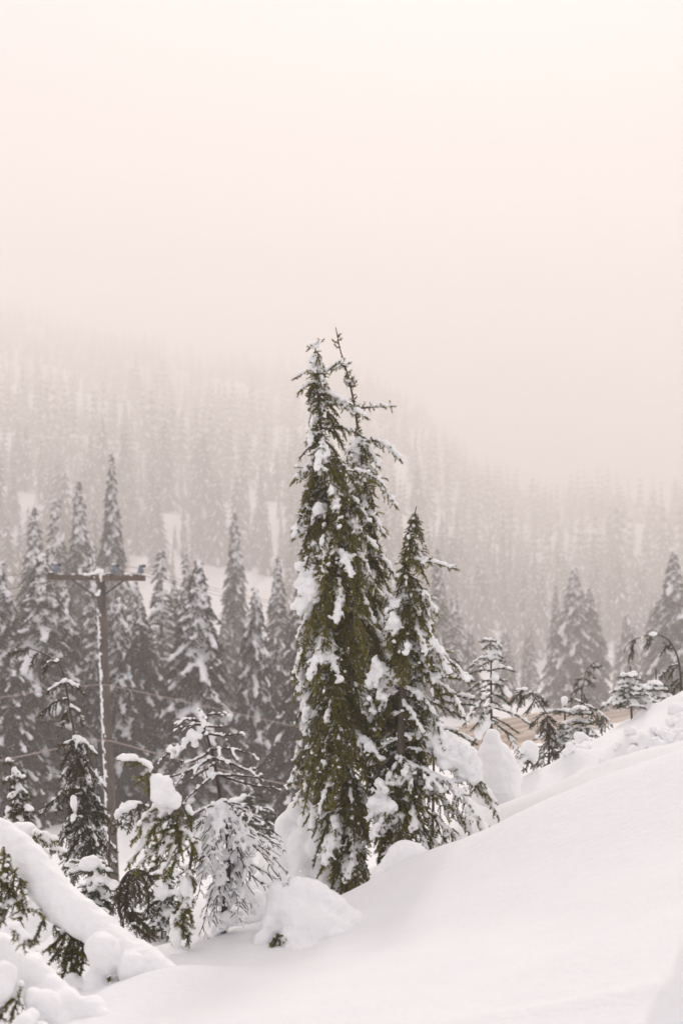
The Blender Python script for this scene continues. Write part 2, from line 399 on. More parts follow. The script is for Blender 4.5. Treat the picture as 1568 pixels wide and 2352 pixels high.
# ---------------------------------------------------------------- conifer kit
def sprig_template(n, L, nl, w, seed, flat=0.5):
    rg = np.random.default_rng(seed); V, T = [], []
    for i in range(n):
        x = L * (i + rg.random()) / n
        ph = (i * 2.4 + rg.normal() * .4)
        y, z = math.cos(ph), math.sin(ph) * flat + 0.12
        f = 0.55 + rg.random() * 0.35
        d = norm(np.array([f, y, z])); l = nl * (0.75 + rg.random() * .5)
        s = norm(np.cross(d, [rg.normal(), rg.normal(), rg.normal()])) * w / 2
        b0 = np.array([x, 0, 0]); k = len(V)
        V += [b0 + s, b0 - s, b0 + d * l]; T += [(k, k + 1, k + 2)]
    k = len(V); r = w * .6
    V += [np.array([0, r, 0]), np.array([0, -r, 0]), np.array([L * 1.05, 0, r * .3])]; T.append((k, k + 1, k + 2))
    return np.array(V), np.array(T)
STY = {
    'hem': dict(tpl=[sprig_template(16, .050, .0185, .0072, s, .8) for s in range(3)], seg=.040, step=.031, droop=.55, droop2=.30, br=.0125, ar=.0165, fwd=.55, jit=.38),
    'fir': dict(tpl=[sprig_template(18, .078, .024, .0085, s + 9, .6) for s in range(3)], seg=.07, step=.06, droop=.12, droop2=.10, br=.019, ar=.023, fwd=.8),
    'old': dict(tpl=[sprig_template(20, .07, .020, .0055, s + 5, .5) for s in range(3)], seg=.06, step=.022, droop=.9, droop2=.5, br=.010, ar=.012, fwd=.6),
    'mid': dict(tpl=[sprig_template(11, .46, .20, .095, s + 20, .55) for s in range(3)], seg=.42, step=.34, droop=.35, droop2=.2, br=.065, ar=.10, fwd=.8),
}
class Tree:
    def __init__(s, sty, seed):
        s.st = STY[sty]; s.rg = np.random.default_rng(seed); s.sp = []; s.wood = []; s.blobs = []; s.trunk = []; s.bias = 0.0
    def blob(s, c, r): s.blobs.append((np.asarray(c, float), tuple(np.broadcast_to(r, (3,)))))
    def sprig(s, p, d, up, sc, tint): s.sp.append((*p, *d, *up, sc, tint))
    K = 1.0
    def frond(s, pts, tw, load, r0=None, dens=1.0, base=0.0, tint=0.0, k=None):
        k = s.K if k is None else k
        st, rg = s.st, s.rg
        L0 = st['seg'] * k
        P_ = resample(pts, st['step'] * k); n = len(P_)
        if r0 is None: r0 = .004 + .006 * min(1, n / 14)
        if r0 > 0: s.wood.append((P_, np.linspace(r0, r0 * .3, n), 4))
        tg = norm(np.gradient(P_, axis=0))
        btint = rg.random() * .42 + .02 + tint + s.bias
        pn = vnoise(P_ / (2.2 * L0) + s.rg.random() * 50)
        for i in range(n):
            t = i / max(n - 1, 1)
            if t < base: continue
            p, d0 = P_[i], tg[i]
            sd = np.cross(d0, [0, 0, 1.0]); sl = math.sqrt(sd @ sd)
            if sl < .25: sd = np.array([rg.normal(), rg.normal(), 0]); sl = math.sqrt(sd @ sd) + 1e-6
            sd = sd / sl; up = np.cross(sd, d0)
            ld = load * (1 + .7 * pn[i])
            shape = min(1.0, (1 - t) * 1.5 + .22) * min(1.0, t * 3.5 + .35)
            for sgn in (1, -1):
                if rg.random() > dens: continue
                l = tw * shape * (.65 + .7 * rg.random())
                d = d0 * st['fwd'] + sd * sgn * (.65 + .25 * rg.random()) + np.array([0, 0, -st['droop'] * rg.random()]) + rg.normal(size=3) * st.get('jit', .14)
                d = d / math.sqrt(d @ d); q = p.copy()
                for _ in range(max(1, int(round(l / L0)))):
                    s.sprig(q, d, up, k * (.8 + .4 * rg.random()), max(0, min(.88, btint + .36 * rg.random() - .04)) if rg.random() > .02 + .03 * load else .97)
                    hz = 1 - max(0, abs(d[2]) - .45) * 1.1
                    if rg.random() < ld * (.43 if load > .4 else .06) and hz > .3:
                        r = st['br'] * k * (.55 + .75 * rg.random()) * (.7 + .5 * min(ld, 1.4))
                        c = q + d * L0 * (.3 + .5 * rg.random()); c = c + np.array([0, 0, r * .75])
                        s.blob(c, (r * 1.25, r * 1.25, r * .9))
                    q = q + d * L0 * .92
                    d = d + np.array([0, 0, -st['droop2']]) + rg.normal(size=3) * st.get('jit', .1) * .7; d = d / math.sqrt(d @ d)
            s.sprig(p, d0, up, k, min(.88, btint + .25 * rg.random()))
            if rg.random() < (ld * 1.15 if load > .4 else ld * .35) and abs(d0[2]) < .95:
                r = st['ar'] * k * (.6 + .7 * rg.random()) * (.65 + .6 * min(ld, 1.5))
                s.blob(p + np.array([0, 0, r * .7]), (r * 1.3, r * 1.3, r))
    def build(s, root, foliage, bark, snow, voxel, origin, amp=0.0, freq=30.0, smooth=1, crown='crown', amp2=0.0):
        o = np.asarray(origin, float)
        if s.trunk:
            v, q = tubes(s.trunk); link('trunk', mesh_np('trunk', v - o, q, bark, True), root)
        if s.wood:
            v, q = tubes(s.wood); link('branches', mesh_np('branches', v - o, q, bark, True), root)['kind'] = 'stuff'
        if s.sp:
            A = np.array(s.sp); Vs, Ts, Ti, off = [], [], [], 0
            which = s.rg.integers(0, 3, len(A))
            for w in range(3):
                B = A[which == w]
                if not len(B): continue
                tv, tf = s.st['tpl'][w]
                x = norm(B[:, 3:6]); z = B[:, 6:9]; y = norm(np.cross(z, x)); z = np.cross(x, y)
                roll = s.rg.normal(size=len(B)) * .6; cr, sr = np.cos(roll)[:, None], np.sin(roll)[:, None]
                y, z = y * cr + z * sr, z * cr - y * sr
                R = np.stack([x, y, z], axis=1) * B[:, 9][:, None, None]
                V = np.einsum('vi,nij->nvj', tv, R) + B[:, None, 0:3]
                Vs.append(V.reshape(-1, 3)); Ts.append((np.arange(len(B))[:, None, None] * len(tv) + tf[None]).reshape(-1, 3) + off)
                Ti.append(np.repeat(B[:, 10], len(tv))); off += len(B) * len(tv)
            link(crown, mesh_np(crown, np.concatenate(Vs) - o, np.concatenate(Ts), foliage, False, tint=np.concatenate(Ti)), root)
        if s.blobs:
            link('snow', snow_mesh('snow', s.blobs, voxel, snow, amp, freq, smooth, o, amp2=amp2, freq2=34.0), root)['kind'] = 'stuff'
        return root
    def stem(s, pts, r0, r1, sides=7, step=None):
        p = resample(pts, step or .06); s.trunk.append((p, np.linspace(r0, r1, len(p)), sides)); return p
def px_path(pts, y, dy=0.0):
    """pixel polyline at distance y; dy = how far the tip comes toward (-) or goes from (+) the camera"""
    n = len(pts); out = []
    for i, a in enumerate(pts):
        yy = (a[2] if len(a) > 2 else y + dy * i / max(n - 1, 1)); out.append(P(a[0], a[1], yy))
    return np.array(out)
def arc_path(base, az, reach, rise, drop, n=6):
    t = np.linspace(0, 1, n); r = reach * t ** .85
    return np.c_[base[0] + r * math.cos(az), base[1] + r * math.sin(az), base[2] + rise * t - drop * t ** 1.7]

def fill_column(T, stem_px, y, prof, n, y0, y1, load, tw, droop=(1.0, 2.0), pw=1.0, seed=0, patch=2.5, dens=1.0, tint=None, front=True):
    """branches all round a stem, their reach taken from the left / right outline rows (py, left, right)"""
    rg = np.random.default_rng(seed); sp = np.array(stem_px, float); o = np.argsort(sp[:, 1]); sp = sp[o]
    pr = np.array(prof, float)
    m = y / F
    for i in range(n):
        py = y0 + (y1 - y0) * ((i + rg.random()) / n) ** pw
        cx = np.interp(py, sp[:, 1], sp[:, 0]); l = np.interp(py, pr[:, 0], pr[:, 1]); r = np.interp(py, pr[:, 0], pr[:, 2])
        az = i * 2.39996 + rg.normal() * .35
        if not front and math.sin(az) < .15 and abs(math.cos(az)) < .93: az = -az if math.sin(az) < -.15 else az + .5
        wl, wr = max(cx - l, 6), max(r - cx, 6); c = math.cos(az)
        half = (wr if c > 0 else wl) * abs(c) + .5 * (wl + wr) * (1 - abs(c))
        reach = half * m * (.72 + .38 * rg.random())
        b = P(cx, py, y)
        d = droop[0] + (droop[1] - droop[0]) * rg.random()
        lift = reach * d * (.75)
        b[2] += lift * .85                       # the branch starts above the row its tip hangs to
        pts = arc_path(b, az, reach, reach * .25, reach * d + .04)
        pv = float(vnoise(np.array([[b[0] * patch + 3 * math.cos(az), b[2] * patch, 2.1 * math.sin(az) + seed]]))[0])
        ld = load * (1.5 if pv > .12 else (.45 if pv > -.2 else .10)) * (1.25 if c < -.3 else .9) * (.75 if math.sin(az) < -.4 else 1.0)
        T.frond(pts, min(tw, reach * .75 + .03), ld, dens=dens, tint=(tint(py) if tint else 0))

# ---------------------------------------------------------------- the three big hemlocks
A_ST = [(810, 2085), (801, 1960), (797, 1850), (790, 1760), (785, 1600), (775, 1450), (765, 1300), (757, 1200), (748, 1100), (738, 1000), (730, 900), (725, 830), (724, 795)]
A_PR = [(795, 714, 734), (830, 710, 740), (860, 705, 755), (905, 700, 765), (950, 712, 780), (1000, 705, 795), (1040, 695, 800), (1100, 690, 815), (1150, 682, 830), (1230, 684, 835),
        (1300, 692, 845), (1400, 690, 865), (1470, 686, 880), (1520, 675, 880), (1600, 685, 850), (1700, 686, 865), (1760, 672, 875), (1800, 664, 868), (1850, 700, 850), (1950, 712, 845), (2000, 740, 850), (2060, 780, 830)]
def hero_a():
    y = 12.0; base = P(810, 2085, y)
    root = thing('hemlock_tree', 'tallest and fullest snow-laden hemlock, dense olive column in the middle', 'tree', base, 'hemlock cluster on the snow slope')
    T = Tree('hem', 1); T.bias = .08
    T.stem([P(a, b, y) for a, b in A_ST], .045, .006)
    T.K = .72; fill_column(T, A_ST, y, A_PR, 52, 815, 1120, .62, .07, (.6, 1.2), 1.0, 3); T.K = .9
    fill_column(T, A_ST, y, A_PR, 165, 1100, 2030, .60, .12, (1.0, 2.2), 1.0, 4, tint=lambda p: .16 if 1250 < p < 1900 else 0)
    fill_column(T, A_ST, y, [(p, .4 * l + .6 * (l + r) / 2, .4 * r + .6 * (l + r) / 2) for p, l, r in A_PR], 60, 1150, 2040, .15, .10, (1.2, 2.4), 1.0, 5, tint=lambda p: .05)
    ex = [([(728, 850), (705, 852), (681, 867)], .9, .05), ([(730, 880), (705, 885), (688, 899)], .9, .05), ([(735, 1062), (705, 1070), (673, 1106)], .8, .09),
          ([(745, 1120), (715, 1140), (690, 1190), (676, 1232)], 1.4, .12), ([(752, 1170), (705, 1215), (676, 1236)], 1.2, .10), ([(735, 862), (760, 846), (782, 830)], .9, .05),
          ([(735, 905), (770, 912), (803, 928)], 1.1, .07), ([(742, 930), (790, 930), (839, 958)], 1.3, .08), ([(748, 975), (785, 982), (812, 992)], 1.1, .08),
          ([(760, 1075), (840, 1088), (880, 1118), (909, 1162)], 1.2, .15), ([(762, 1190), (820, 1215), (866, 1262)], 1.1, .14), ([(770, 1290), (830, 1315), (885, 1378)], 1.0, .15),
          ([(780, 1390), (840, 1425), (888, 1480), (918, 1506)], 1.1, .14), ([(772, 1120), (815, 1150), (850, 1200)], 1.0, .12), ([(775, 1240), (825, 1270), (850, 1320)], .8, .12),
          ([(740, 1760), (700, 1760), (664, 1800)], 1.0, .14), ([(745, 1700), (705, 1720), (676, 1770)], 1.0, .12), ([(760, 1440), (710, 1480), (678, 1545)], 1.4, .15)]
    for pts, ld, tw in ex: T.frond(px_path(pts, y, -.08), tw, ld)
    # boughs that hang toward the camera under a white load
    for pts, ld, tw, dy in [([(768, 1335), (776, 1375), (772, 1430)], 1.9, .13, -.28), ([(748, 1430), (735, 1490), (712, 1560)], 1.9, .17, -.3), ([(758, 1450), (762, 1510), (782, 1565)], 1.8, .15, -.3),
                            ([(806, 1680), (840, 1705), (876, 1748)], 1.8, .15, -.28), ([(760, 1100), (770, 1135), (772, 1170)], 1.6, .1, -.2), ([(742, 1010), (735, 1040), (728, 1080)], 1.6, .1, -.2),
                            ([(760, 1255), (790, 1280), (806, 1325)], 1.5, .12, -.25), ([(800, 1560), (835, 1590), (860, 1640)], 1.4, .13, -.2), ([(790, 1880), (765, 1930), (745, 1985)], 1.8, .14, -.2),
                            ([(800, 1900), (815, 1950), (800, 2020)], 1.7, .14, -.2), ([(795, 1860), (750, 1870), (715, 1900)], 1.7, .13, -.1)]:
        T.frond(px_path(pts, y - .05, dy), tw, ld)
    # leader tuft bent over with a little cap
    for a in ([(724, 800), (716, 795), (712, 800)], [(724, 797), (730, 790), (735, 786)]): T.frond(px_path(a, y), .03, 1.0)
    rg = T.rg
    def cake(px, py, rx, rz, n, yy=y - .1):
        for _ in range(n):
            dx, dz, dd = rg.normal(size=3) * .38; rr = (.35 + .35 * rg.random()) * min(rx, rz)
            c = P(px + dx * rx, py + dz * rz, yy + dd * .12); T.blob(c, rr * .8 * y / F)
        T.blob(P(px, py, yy), np.array([rx * .62, min(rx, rz) * .8, rz * .66]) * y / F)
    cake(712, 1350, 34, 52, 26); cake(704, 1388, 26, 26, 12); cake(735, 1175, 24, 26, 12); cake(720, 1250, 18, 34, 12); cake(708, 1300, 14, 30, 8); cake(716, 965, 8, 34, 9)
    cake(740, 1060, 16, 30, 10); cake(758, 1100, 16, 26, 8); cake(712, 1010, 10, 28, 6); cake(700, 1640, 14, 44, 9); cake(830, 1600, 20, 40, 12); cake(735, 1480, 26, 34, 14); cake(690, 1550, 12, 36, 8)
    cake(720, 1870, 16, 40, 10); cake(770, 1900, 24, 30, 12); cake(745, 1960, 16, 36, 9); cake(800, 1990, 22, 40, 12); cake(850, 1640, 14, 36, 7); cake(723, 793, 8, 4, 4); cake(700, 1800, 10, 36, 6)
    for _ in range(300):
        i = rg.integers(0, len(T.blobs)); c, r = T.blobs[i]
        if max(r) > .025: T.blob(c + rg.normal(size=3) * r * .8, np.array(r) * (.35 + .3 * rg.random()))
    T.build(root, M['hemlock'], M['bark'], M['snow'], .0120, base, .006, 20.0, 1, amp2=.009)
hero_a()

B_ST = [(885, 2060), (880, 1800), (872, 1600), (866, 1480), (858, 1390), (850, 1300), (843, 1200), (836, 1100), (823, 1000), (815, 940), (803, 880), (792, 840), (780, 800), (771, 752)]
B_PR = [(752, 768, 774), (800, 772, 792), (900, 795, 818), (1000, 812, 832), (1020, 808, 850), (1060, 803, 862), (1200, 805, 866), (1300, 812, 880), (1400, 815, 905), (1500, 815, 905), (1600, 825, 895), (1900, 830, 905)]
def hero_b():
    y = 12.45; base = P(885, 2060, y)
    root = thing('hemlock_tree', 'slender hemlock with bare leaning spire behind the fullest hemlock', 'tree', base, 'hemlock cluster on the snow slope')
    T = Tree('hem', 2); T.bias = .08
    T.stem([P(a, b, y) for a, b in B_ST], .045, .004)
    rg = T.rg
    sp = np.array(B_ST)[::-1]
    for i in range(46):      # stubby shoots along the naked leader
        py = 756 + 250 * (rg.random() ** .9); cx = np.interp(py, sp[:, 1], sp[:, 0])
        a = rg.random() * 6.283; l = (4 + 9 * rg.random() ** 1.5 + (7 * rg.random() if 780 < py < 850 else 0)) * y / F
        b = P(cx, py, y); e = b + np.array([math.cos(a) * l, math.sin(a) * l * .6, l * (rg.random() * 1.1 - .1)])
        T.frond(np.array([b, (b + e) / 2 + [0, 0, -.005], e]), .012, .45, k=.42 + .2 * rg.random(), tint=.1)
    fill_column(T, B_ST, y, B_PR, 95, 1020, 1900, .72, .12, (.9, 1.9), 1.0, 8)
    for pts, ld, tw in [([(815, 940), (850, 935), (896, 934)], 1.0, .035), ([(820, 1015), (860, 1012), (890, 1026), (916, 1054)], 1.2, .07), ([(822, 1015), (848, 1035), (868, 1070)], 1.4, .08),
                        ([(822, 1018), (805, 1035), (800, 1060)], 1.2, .07), ([(840, 1180), (862, 1190), (880, 1225)], 1.1, .1), ([(850, 1270), (880, 1285), (908, 1325)], 1.2, .12), ([(856, 1350), (890, 1370), (912, 1410)], 1.1, .12),
                        ([(862, 1440), (890, 1460), (905, 1500)], 1.0, .11), ([(792, 842), (776, 838), (765, 848)], .7, .03)]:
        T.frond(px_path(pts, y, -.1), tw, ld)
    for _ in range(120):
        i = rg.integers(0, len(T.blobs)); c, r = T.blobs[i]
        if max(r) > .02: T.blob(c + rg.normal(size=3) * r * .8, np.array(r) * (.35 + .3 * rg.random()))
    T.build(root, M['hemlock'], M['bark'], M['snow'], .0120, base, .006, 20.0, 1, amp2=.009)
hero_b()

C_ST = [(905, 1975), (912, 1850), (918, 1750), (922, 1650), (926, 1550), (930, 1450), (934, 1380), (938, 1300), (945, 1220), (950, 1190), (956, 1163)]
C_PR = [(1163, 950, 962), (1200, 938, 965), (1240, 928, 975), (1300, 922, 982), (1360, 905, 990), (1420, 895, 995), (1500, 890, 1010), (1550, 870, 1025), (1600, 870, 1025), (1650, 875, 990), (1750, 872, 965), (1850, 865, 990), (1960, 868, 1000)]
def hero_c():
    y = 11.7; base = P(905, 1975, y)
    root = thing('hemlock_tree', 'shorter hemlock on the right with bare brown trunk and wide low boughs', 'tree', base, 'hemlock cluster on the snow slope')
    T = Tree('hem', 3); T.bias = .07
    T.stem([P(a, b, y) for a, b in C_ST], .048, .004, 9)
    T.K = .8; fill_column(T, C_ST, y, C_PR, 40, 1180, 1440, .7, .08, (.6, 1.2), 1.0, 13); T.K = .95
    fill_column(T, C_ST, y, C_PR, 30, 1400, 1560, .75, .13, (.8, 1.7), 1.0, 14); fill_column(T, C_ST, y + .05, C_PR, 20, 1540, 1650, .75, .13, (.8, 1.5), 1.0, 17, front=False)
    fill_column(T, C_ST, y, C_PR, 40, 1780, 1985, .7, .13, (.8, 1.6), 1.0, 15)
    fill_column(T, C_ST, y + .12, [(1600, 850, 1000), (1700, 850, 985), (1800, 850, 1000)], 46, 1640, 1830, .3, .12, (.9, 1.8), 1.0, 16, front=False)
    for pts, ld, tw, dy in [([(940, 1290), (985, 1290), (1042, 1306)], 1.5, .06, -.05), ([(938, 1350), (975, 1368), (1002, 1408)], 1.1, .09, -.1), ([(934, 1440), (980, 1455), (1010, 1495), (1030, 1548)], 1.4, .13, -.2),
                            ([(930, 1475), (1000, 1498), (1045, 1530), (1071, 1565)], 1.3, .13, -.1), ([(930, 1520), (990, 1555), (1040, 1600), (1064, 1645)], 1.2, .14, -.1), ([(926, 1580), (965, 1600), (1000, 1650), (1025, 1720)], 1.2, .12, -.15),
                            ([(918, 1690), (1010, 1700), (1080, 1765), (1118, 1820), (1141, 1872)], 1.3, .20, .05), ([(930, 1720), (1020, 1740), (1090, 1800), (1130, 1850)], .9, .16, .1),
                            ([(916, 1745), (980, 1775), (1060, 1825), (1112, 1908)], 1.7, .22, -.25), ([(914, 1780), (970, 1800), (1040, 1860), (1085, 1915)], 1.2, .2, -.1), ([(912, 1820), (970, 1855), (1020, 1900), (1062, 1945)], .7, .2, -.2),
                            ([(912, 1850), (960, 1890), (1000, 1940), (1015, 1965)], .6, .18, -.1), ([(922, 1570), (880, 1545), (848, 1565)], 1.3, .1, 0), ([(930, 1400), (900, 1400), (885, 1430)], 1.5, .09, 0),
                            ([(918, 1700), (880, 1715), (850, 1760)], 1.0, .12, .1), ([(914, 1800), (870, 1830), (845, 1890)], 1.6, .13, -.1), ([(912, 1830), (890, 1870), (850, 1930)], 1.2, .1, -.2), ([(920, 1640), (890, 1650), (862, 1680)], .8, .1, .1),
                            ([(925, 1610), (945, 1640), (975, 1690)], .8, .12, -.2), ([(916, 1800), (945, 1850), (955, 1930)], 1.3, .14, -.25)]:
        T.frond(px_path(pts, y, dy), tw, ld)
    rg = T.rg
    for i in range(26):      # bare dead twigs low on the trunk
        py = 1600 + 340 * rg.random(); sp = np.array(C_ST)[::-1]; cx = np.interp(py, sp[:, 1], sp[:, 0]); a = rg.random() * 6.28; l = (25 + 45 * rg.random()) * y / F
        b = P(cx, py, y); T.wood.append((resample(arc_path(b, a, l, .02, l * .7), .03), .0035, 3))
    def cake(px, py, rx, rz, n, yy=y - .1, dpt=.12):
        for _ in range(n):
            dx, dz, dd = rg.normal(size=3) * .38; rr = (.35 + .35 * rg.random()) * min(rx, rz)
            T.blob(P(px + dx * rx, py + dz * rz, yy + dd * dpt), rr * .8 * y / F)
        T.blob(P(px, py, yy), np.array([rx * .62, min(rx, rz) * .8, rz * .66]) * y / F)
    for a in [(972, 1676, 14), (988, 1688, 22), (1006, 1698, 30), (1026, 1708, 35), (1046, 1722, 37), (1064, 1740, 36), (1078, 1760, 32), (1086, 1782, 24), (1012, 1724, 24), (1040, 1748, 28), (1062, 1770, 26)]:
        T.blob(P(a[0], a[1], y - .02), np.array([1.05, 1.4, .95]) * a[2] * y / F)
    cake(1040, 1738, 46, 34, 30, y - .1)
    cake(905, 1430, 22, 40, 16); cake(930, 1485, 22, 26, 12); cake(872, 1545, 30, 30, 18, y); cake(860, 1560, 20, 20, 8, y); cake(925, 1535, 14, 20, 7); cake(880, 1600, 26, 16, 8); cake(905, 1345, 8, 26, 7)
    cake(870, 1800, 20, 26, 10); cake(880, 1850, 34, 36, 18); cake(905, 1880, 24, 24, 10); cake(930, 1790, 22, 22, 10); cake(880, 1900, 18, 30, 8); cake(990, 1650, 14, 34, 8, y + .1)
    for _ in range(160):
        i = rg.integers(0, len(T.blobs)); c, r = T.blobs[i]
        if .02 < max(r) < .08: T.blob(c + rg.normal(size=3) * r * .8, np.array(r) * (.35 + .3 * rg.random()))
    T.build(root, M['hemlock'], M['bark'], M['snow'], .0120, base, .006, 20.0, 1, amp2=.009)
hero_c()

# ---------------------------------------------------------------- zoom frames used when reading the photograph
def z3(x, y): return (1033.5 + x * .1831, 1435.4 + y * .1831)
def z4(x, y): return (x * .4394, 1435.4 + y * .4394)
def z4b(x, y): return (1234.4 + x * .2127, 1406.7 + y * .2127)
def z5(x, y): return (x * .238, 1866 + y * .238)
def z6(x, y): return (229.7 + x * .2746, 1665 + y * .2746)
def z8(x, y): return (574 + x * .634, 1722.5 + y * .634)
def zp(f, pts): return [f(*p) for p in pts]

# ---------------------------------------------------------------- dead snow-plastered tree
def dead_tree():
    y = 9.5; base = P(512, 2125, y); m = y / F
    root = thing('dead_tree', 'bare dead sapling with thin dark twigs plastered in snow', 'tree', base)
    T = Tree('hem', 5); rg = T.rg
    stem = [(512, 2125), (520, 2050), (525, 1980), (520, 1900), (507, 1840), (492, 1750), (476, 1692), (464, 1655), (458, 1630)]
    T.stem([P(*stem[0], y) - [0, 0, .4]] + [P(a, b, y) for a, b in stem], .026, .006, 7)
    def twig(pts, r, ld, dy=0.0, sub=.7, dep=0):
        p = resample(px_path(pts, y, dy), .03); n = len(p)
        p = p + np.cumsum(rg.normal(size=p.shape) * .0022, axis=0)
        T.wood.append((p, np.linspace(r, r * .35, n), 4)); tg = norm(np.gradient(p, axis=0))
        for i in range(n):
            if rg.random() < ld:
                rr = .0085 * (.6 + .9 * rg.random()) * (1.0 + .4 * min(1.6, ld)) * (1 - .55 * i / n)
                T.blob(p[i] + np.array([0, 0, rr * .7 + r * .4]), (rr * 1.3, rr * 1.2, rr * .9))
            if sub and i > 1 and rg.random() < sub:
                s = 1 if rg.random() < .5 else -1
                sd = norm(np.cross(tg[i], [0, 0, 1.0])); l = (.05 + .12 * rg.random()) * (1 - .5 * i / n)
                d = norm(tg[i] * .8 + sd * s * .8 + np.array([0, 0, -.25 - .3 * rg.random() + .2 * (rg.random() < .3)]) + rg.normal(size=3) * .15)
                q = np.array([p[i], p[i] + d * l * .5 + rg.normal(size=3) * .006, p[i] + d * l + np.array([0, 0, -.15 * l])]); q = resample(q, .02)
                T.wood.append((q, np.linspace(r * .6, .0020, len(q)), 3))
                for c in q[1:]:
                    if rg.random() < ld * .75:
                        rr = .0072 * (.6 + .8 * rg.random()) * (1 + .3 * min(ld, 1.5)); T.blob(c + np.array([0, 0, rr * .8]), (rr * 1.3, rr * 1.3, rr * .9))
                if dep == 0 and rg.random() < .5:
                    e = q[len(q) // 2]; d2 = norm(d + rg.normal(size=3) * .5); T.wood.append((np.array([e, e + d2 * .05]), .0013, 3))
    up = [[(930, 210), (1080, 200), (1245, 235)], [(945, 285), (1100, 330), (1270, 390), (1470, 310)], [(975, 400), (1110, 450), (1250, 490), (1420, 520), (1568, 500)], [(900, 230), (770, 300), (660, 290)],
          [(910, 285), (740, 390), (490, 468)], [(950, 430), (830, 520), (700, 640)], [(870, 60), (720, 160), (580, 235), (545, 270)], [(860, 0), (760, 10), (650, 50)], [(860, 10), (950, 18), (1050, 5)],
          [(900, 75), (1020, 95), (1160, 85)], [(848, -60), (900, -80), (1020, -100)], [(860, -20), (760, -40), (690, -20)], [(960, 330), (880, 380), (800, 440)], [(980, 420), (1150, 430), (1370, 450)], [(845, -90), (820, -120), (830, -140)]]
    for u in up: twig(zp(z6, u), .0075, 1.1, rg.normal() * .12, sub=.42)
    low = [[(1000, 650), (800, 740), (600, 860)], [(990, 690), (780, 860), (580, 950)], [(1030, 860), (850, 1100), (640, 1260)], [(1020, 640), (1200, 680), (1390, 720)], [(1080, 700), (1300, 790), (1530, 940)],
           [(1120, 830), (1300, 900), (1480, 965)], [(1150, 900), (1350, 1030), (1568, 1250)], [(1130, 1090), (1300, 1200), (1460, 1280)], [(1080, 1050), (960, 1300), (870, 1600)], [(1090, 1150), (1000, 1400), (950, 1620)],
           [(1060, 960), (900, 1150), (790, 1380)], [(1110, 1200), (1200, 1330), (1300, 1480)], [(1100, 1250), (1130, 1400), (1150, 1530)], [(1040, 720), (930, 820), (830, 990)], [(1070, 760), (1230, 880), (1400, 1040)],
           [(1050, 800), (950, 950), (850, 1130)], [(1090, 930), (1060, 1150), (1030, 1400)], [(1080, 900), (1180, 1080), (1230, 1290)], [(1020, 680), (1000, 850), (960, 1030)], [(1060, 740), (1120, 900), (1180, 1080)], [(1010, 660), (880, 700), (740, 760)]]
    low += [[(x + rg.normal() * 25, yv + rg.normal() * 25 + 40 * q) for q, (x, yv) in enumerate(u)] for u in low]
    for k, u in enumerate(low): twig(zp(z6, u), .0062, 1.0, (-.25 if k % 3 == 0 else .12 * rg.normal()))
    def cake(x, yv, rx, rz, n, yy=y):
        for _ in range(n):
            dx, dz, dd = rg.normal(size=3) * .42; rr = (.3 + .4 * rg.random()) * min(rx, rz); c = z6(x + dx * rx, yv + dz * rz); T.blob(P(c[0], c[1], yy + dd * .1), rr * .2746 * m)
    cake(800, 100, 90, 60, 20); cake(700, 170, 60, 36, 8); cake(1030, 80, 70, 22, 6); cake(1250, 370, 70, 24, 7); cake(1300, 505, 110, 22, 9); cake(1050, 310, 60, 26, 6); cake(780, 290, 50, 22, 5); cake(620, 430, 70, 18, 6); cake(620, 210, 60, 40, 9); cake(590, 270, 20, 50, 6); cake(870, 40, 40, 40, 8); cake(940, 400, 60, 50, 8); cake(960, 720, 90, 70, 16); cake(960, 900, 110, 110, 16, y + .05); cake(1010, 1080, 120, 120, 14, y + .06); cake(1180, 980, 90, 80, 10, y + .05)
    cake(1060, 1450, 110, 110, 14, y + .05); cake(1180, 1420, 70, 70, 9); cake(930, 1500, 60, 90, 8, y + .1); cake(880, -20, 40, 50, 7); cake(1080, 1300, 90, 120, 12, y + .08); cake(850, 1180, 70, 100, 9, y + .08); cake(1000, 1200, 130, 150, 20, y + .1); cake(1150, 1180, 110, 130, 14, y + .1); cake(980, 1420, 90, 120, 12, y + .1); cake(1250, 1050, 90, 70, 9, y + .06); cake(1030, 1640, 150, 100, 26, y - .03); cake(1150, 1620, 80, 50, 8, y + .05); cake(900, 1640, 60, 40, 6, y + .05)
    T.build(root, M['hemlock'], M['dead'], M['snow'], .0090, base, .004, 40.0, 1)
dead_tree()

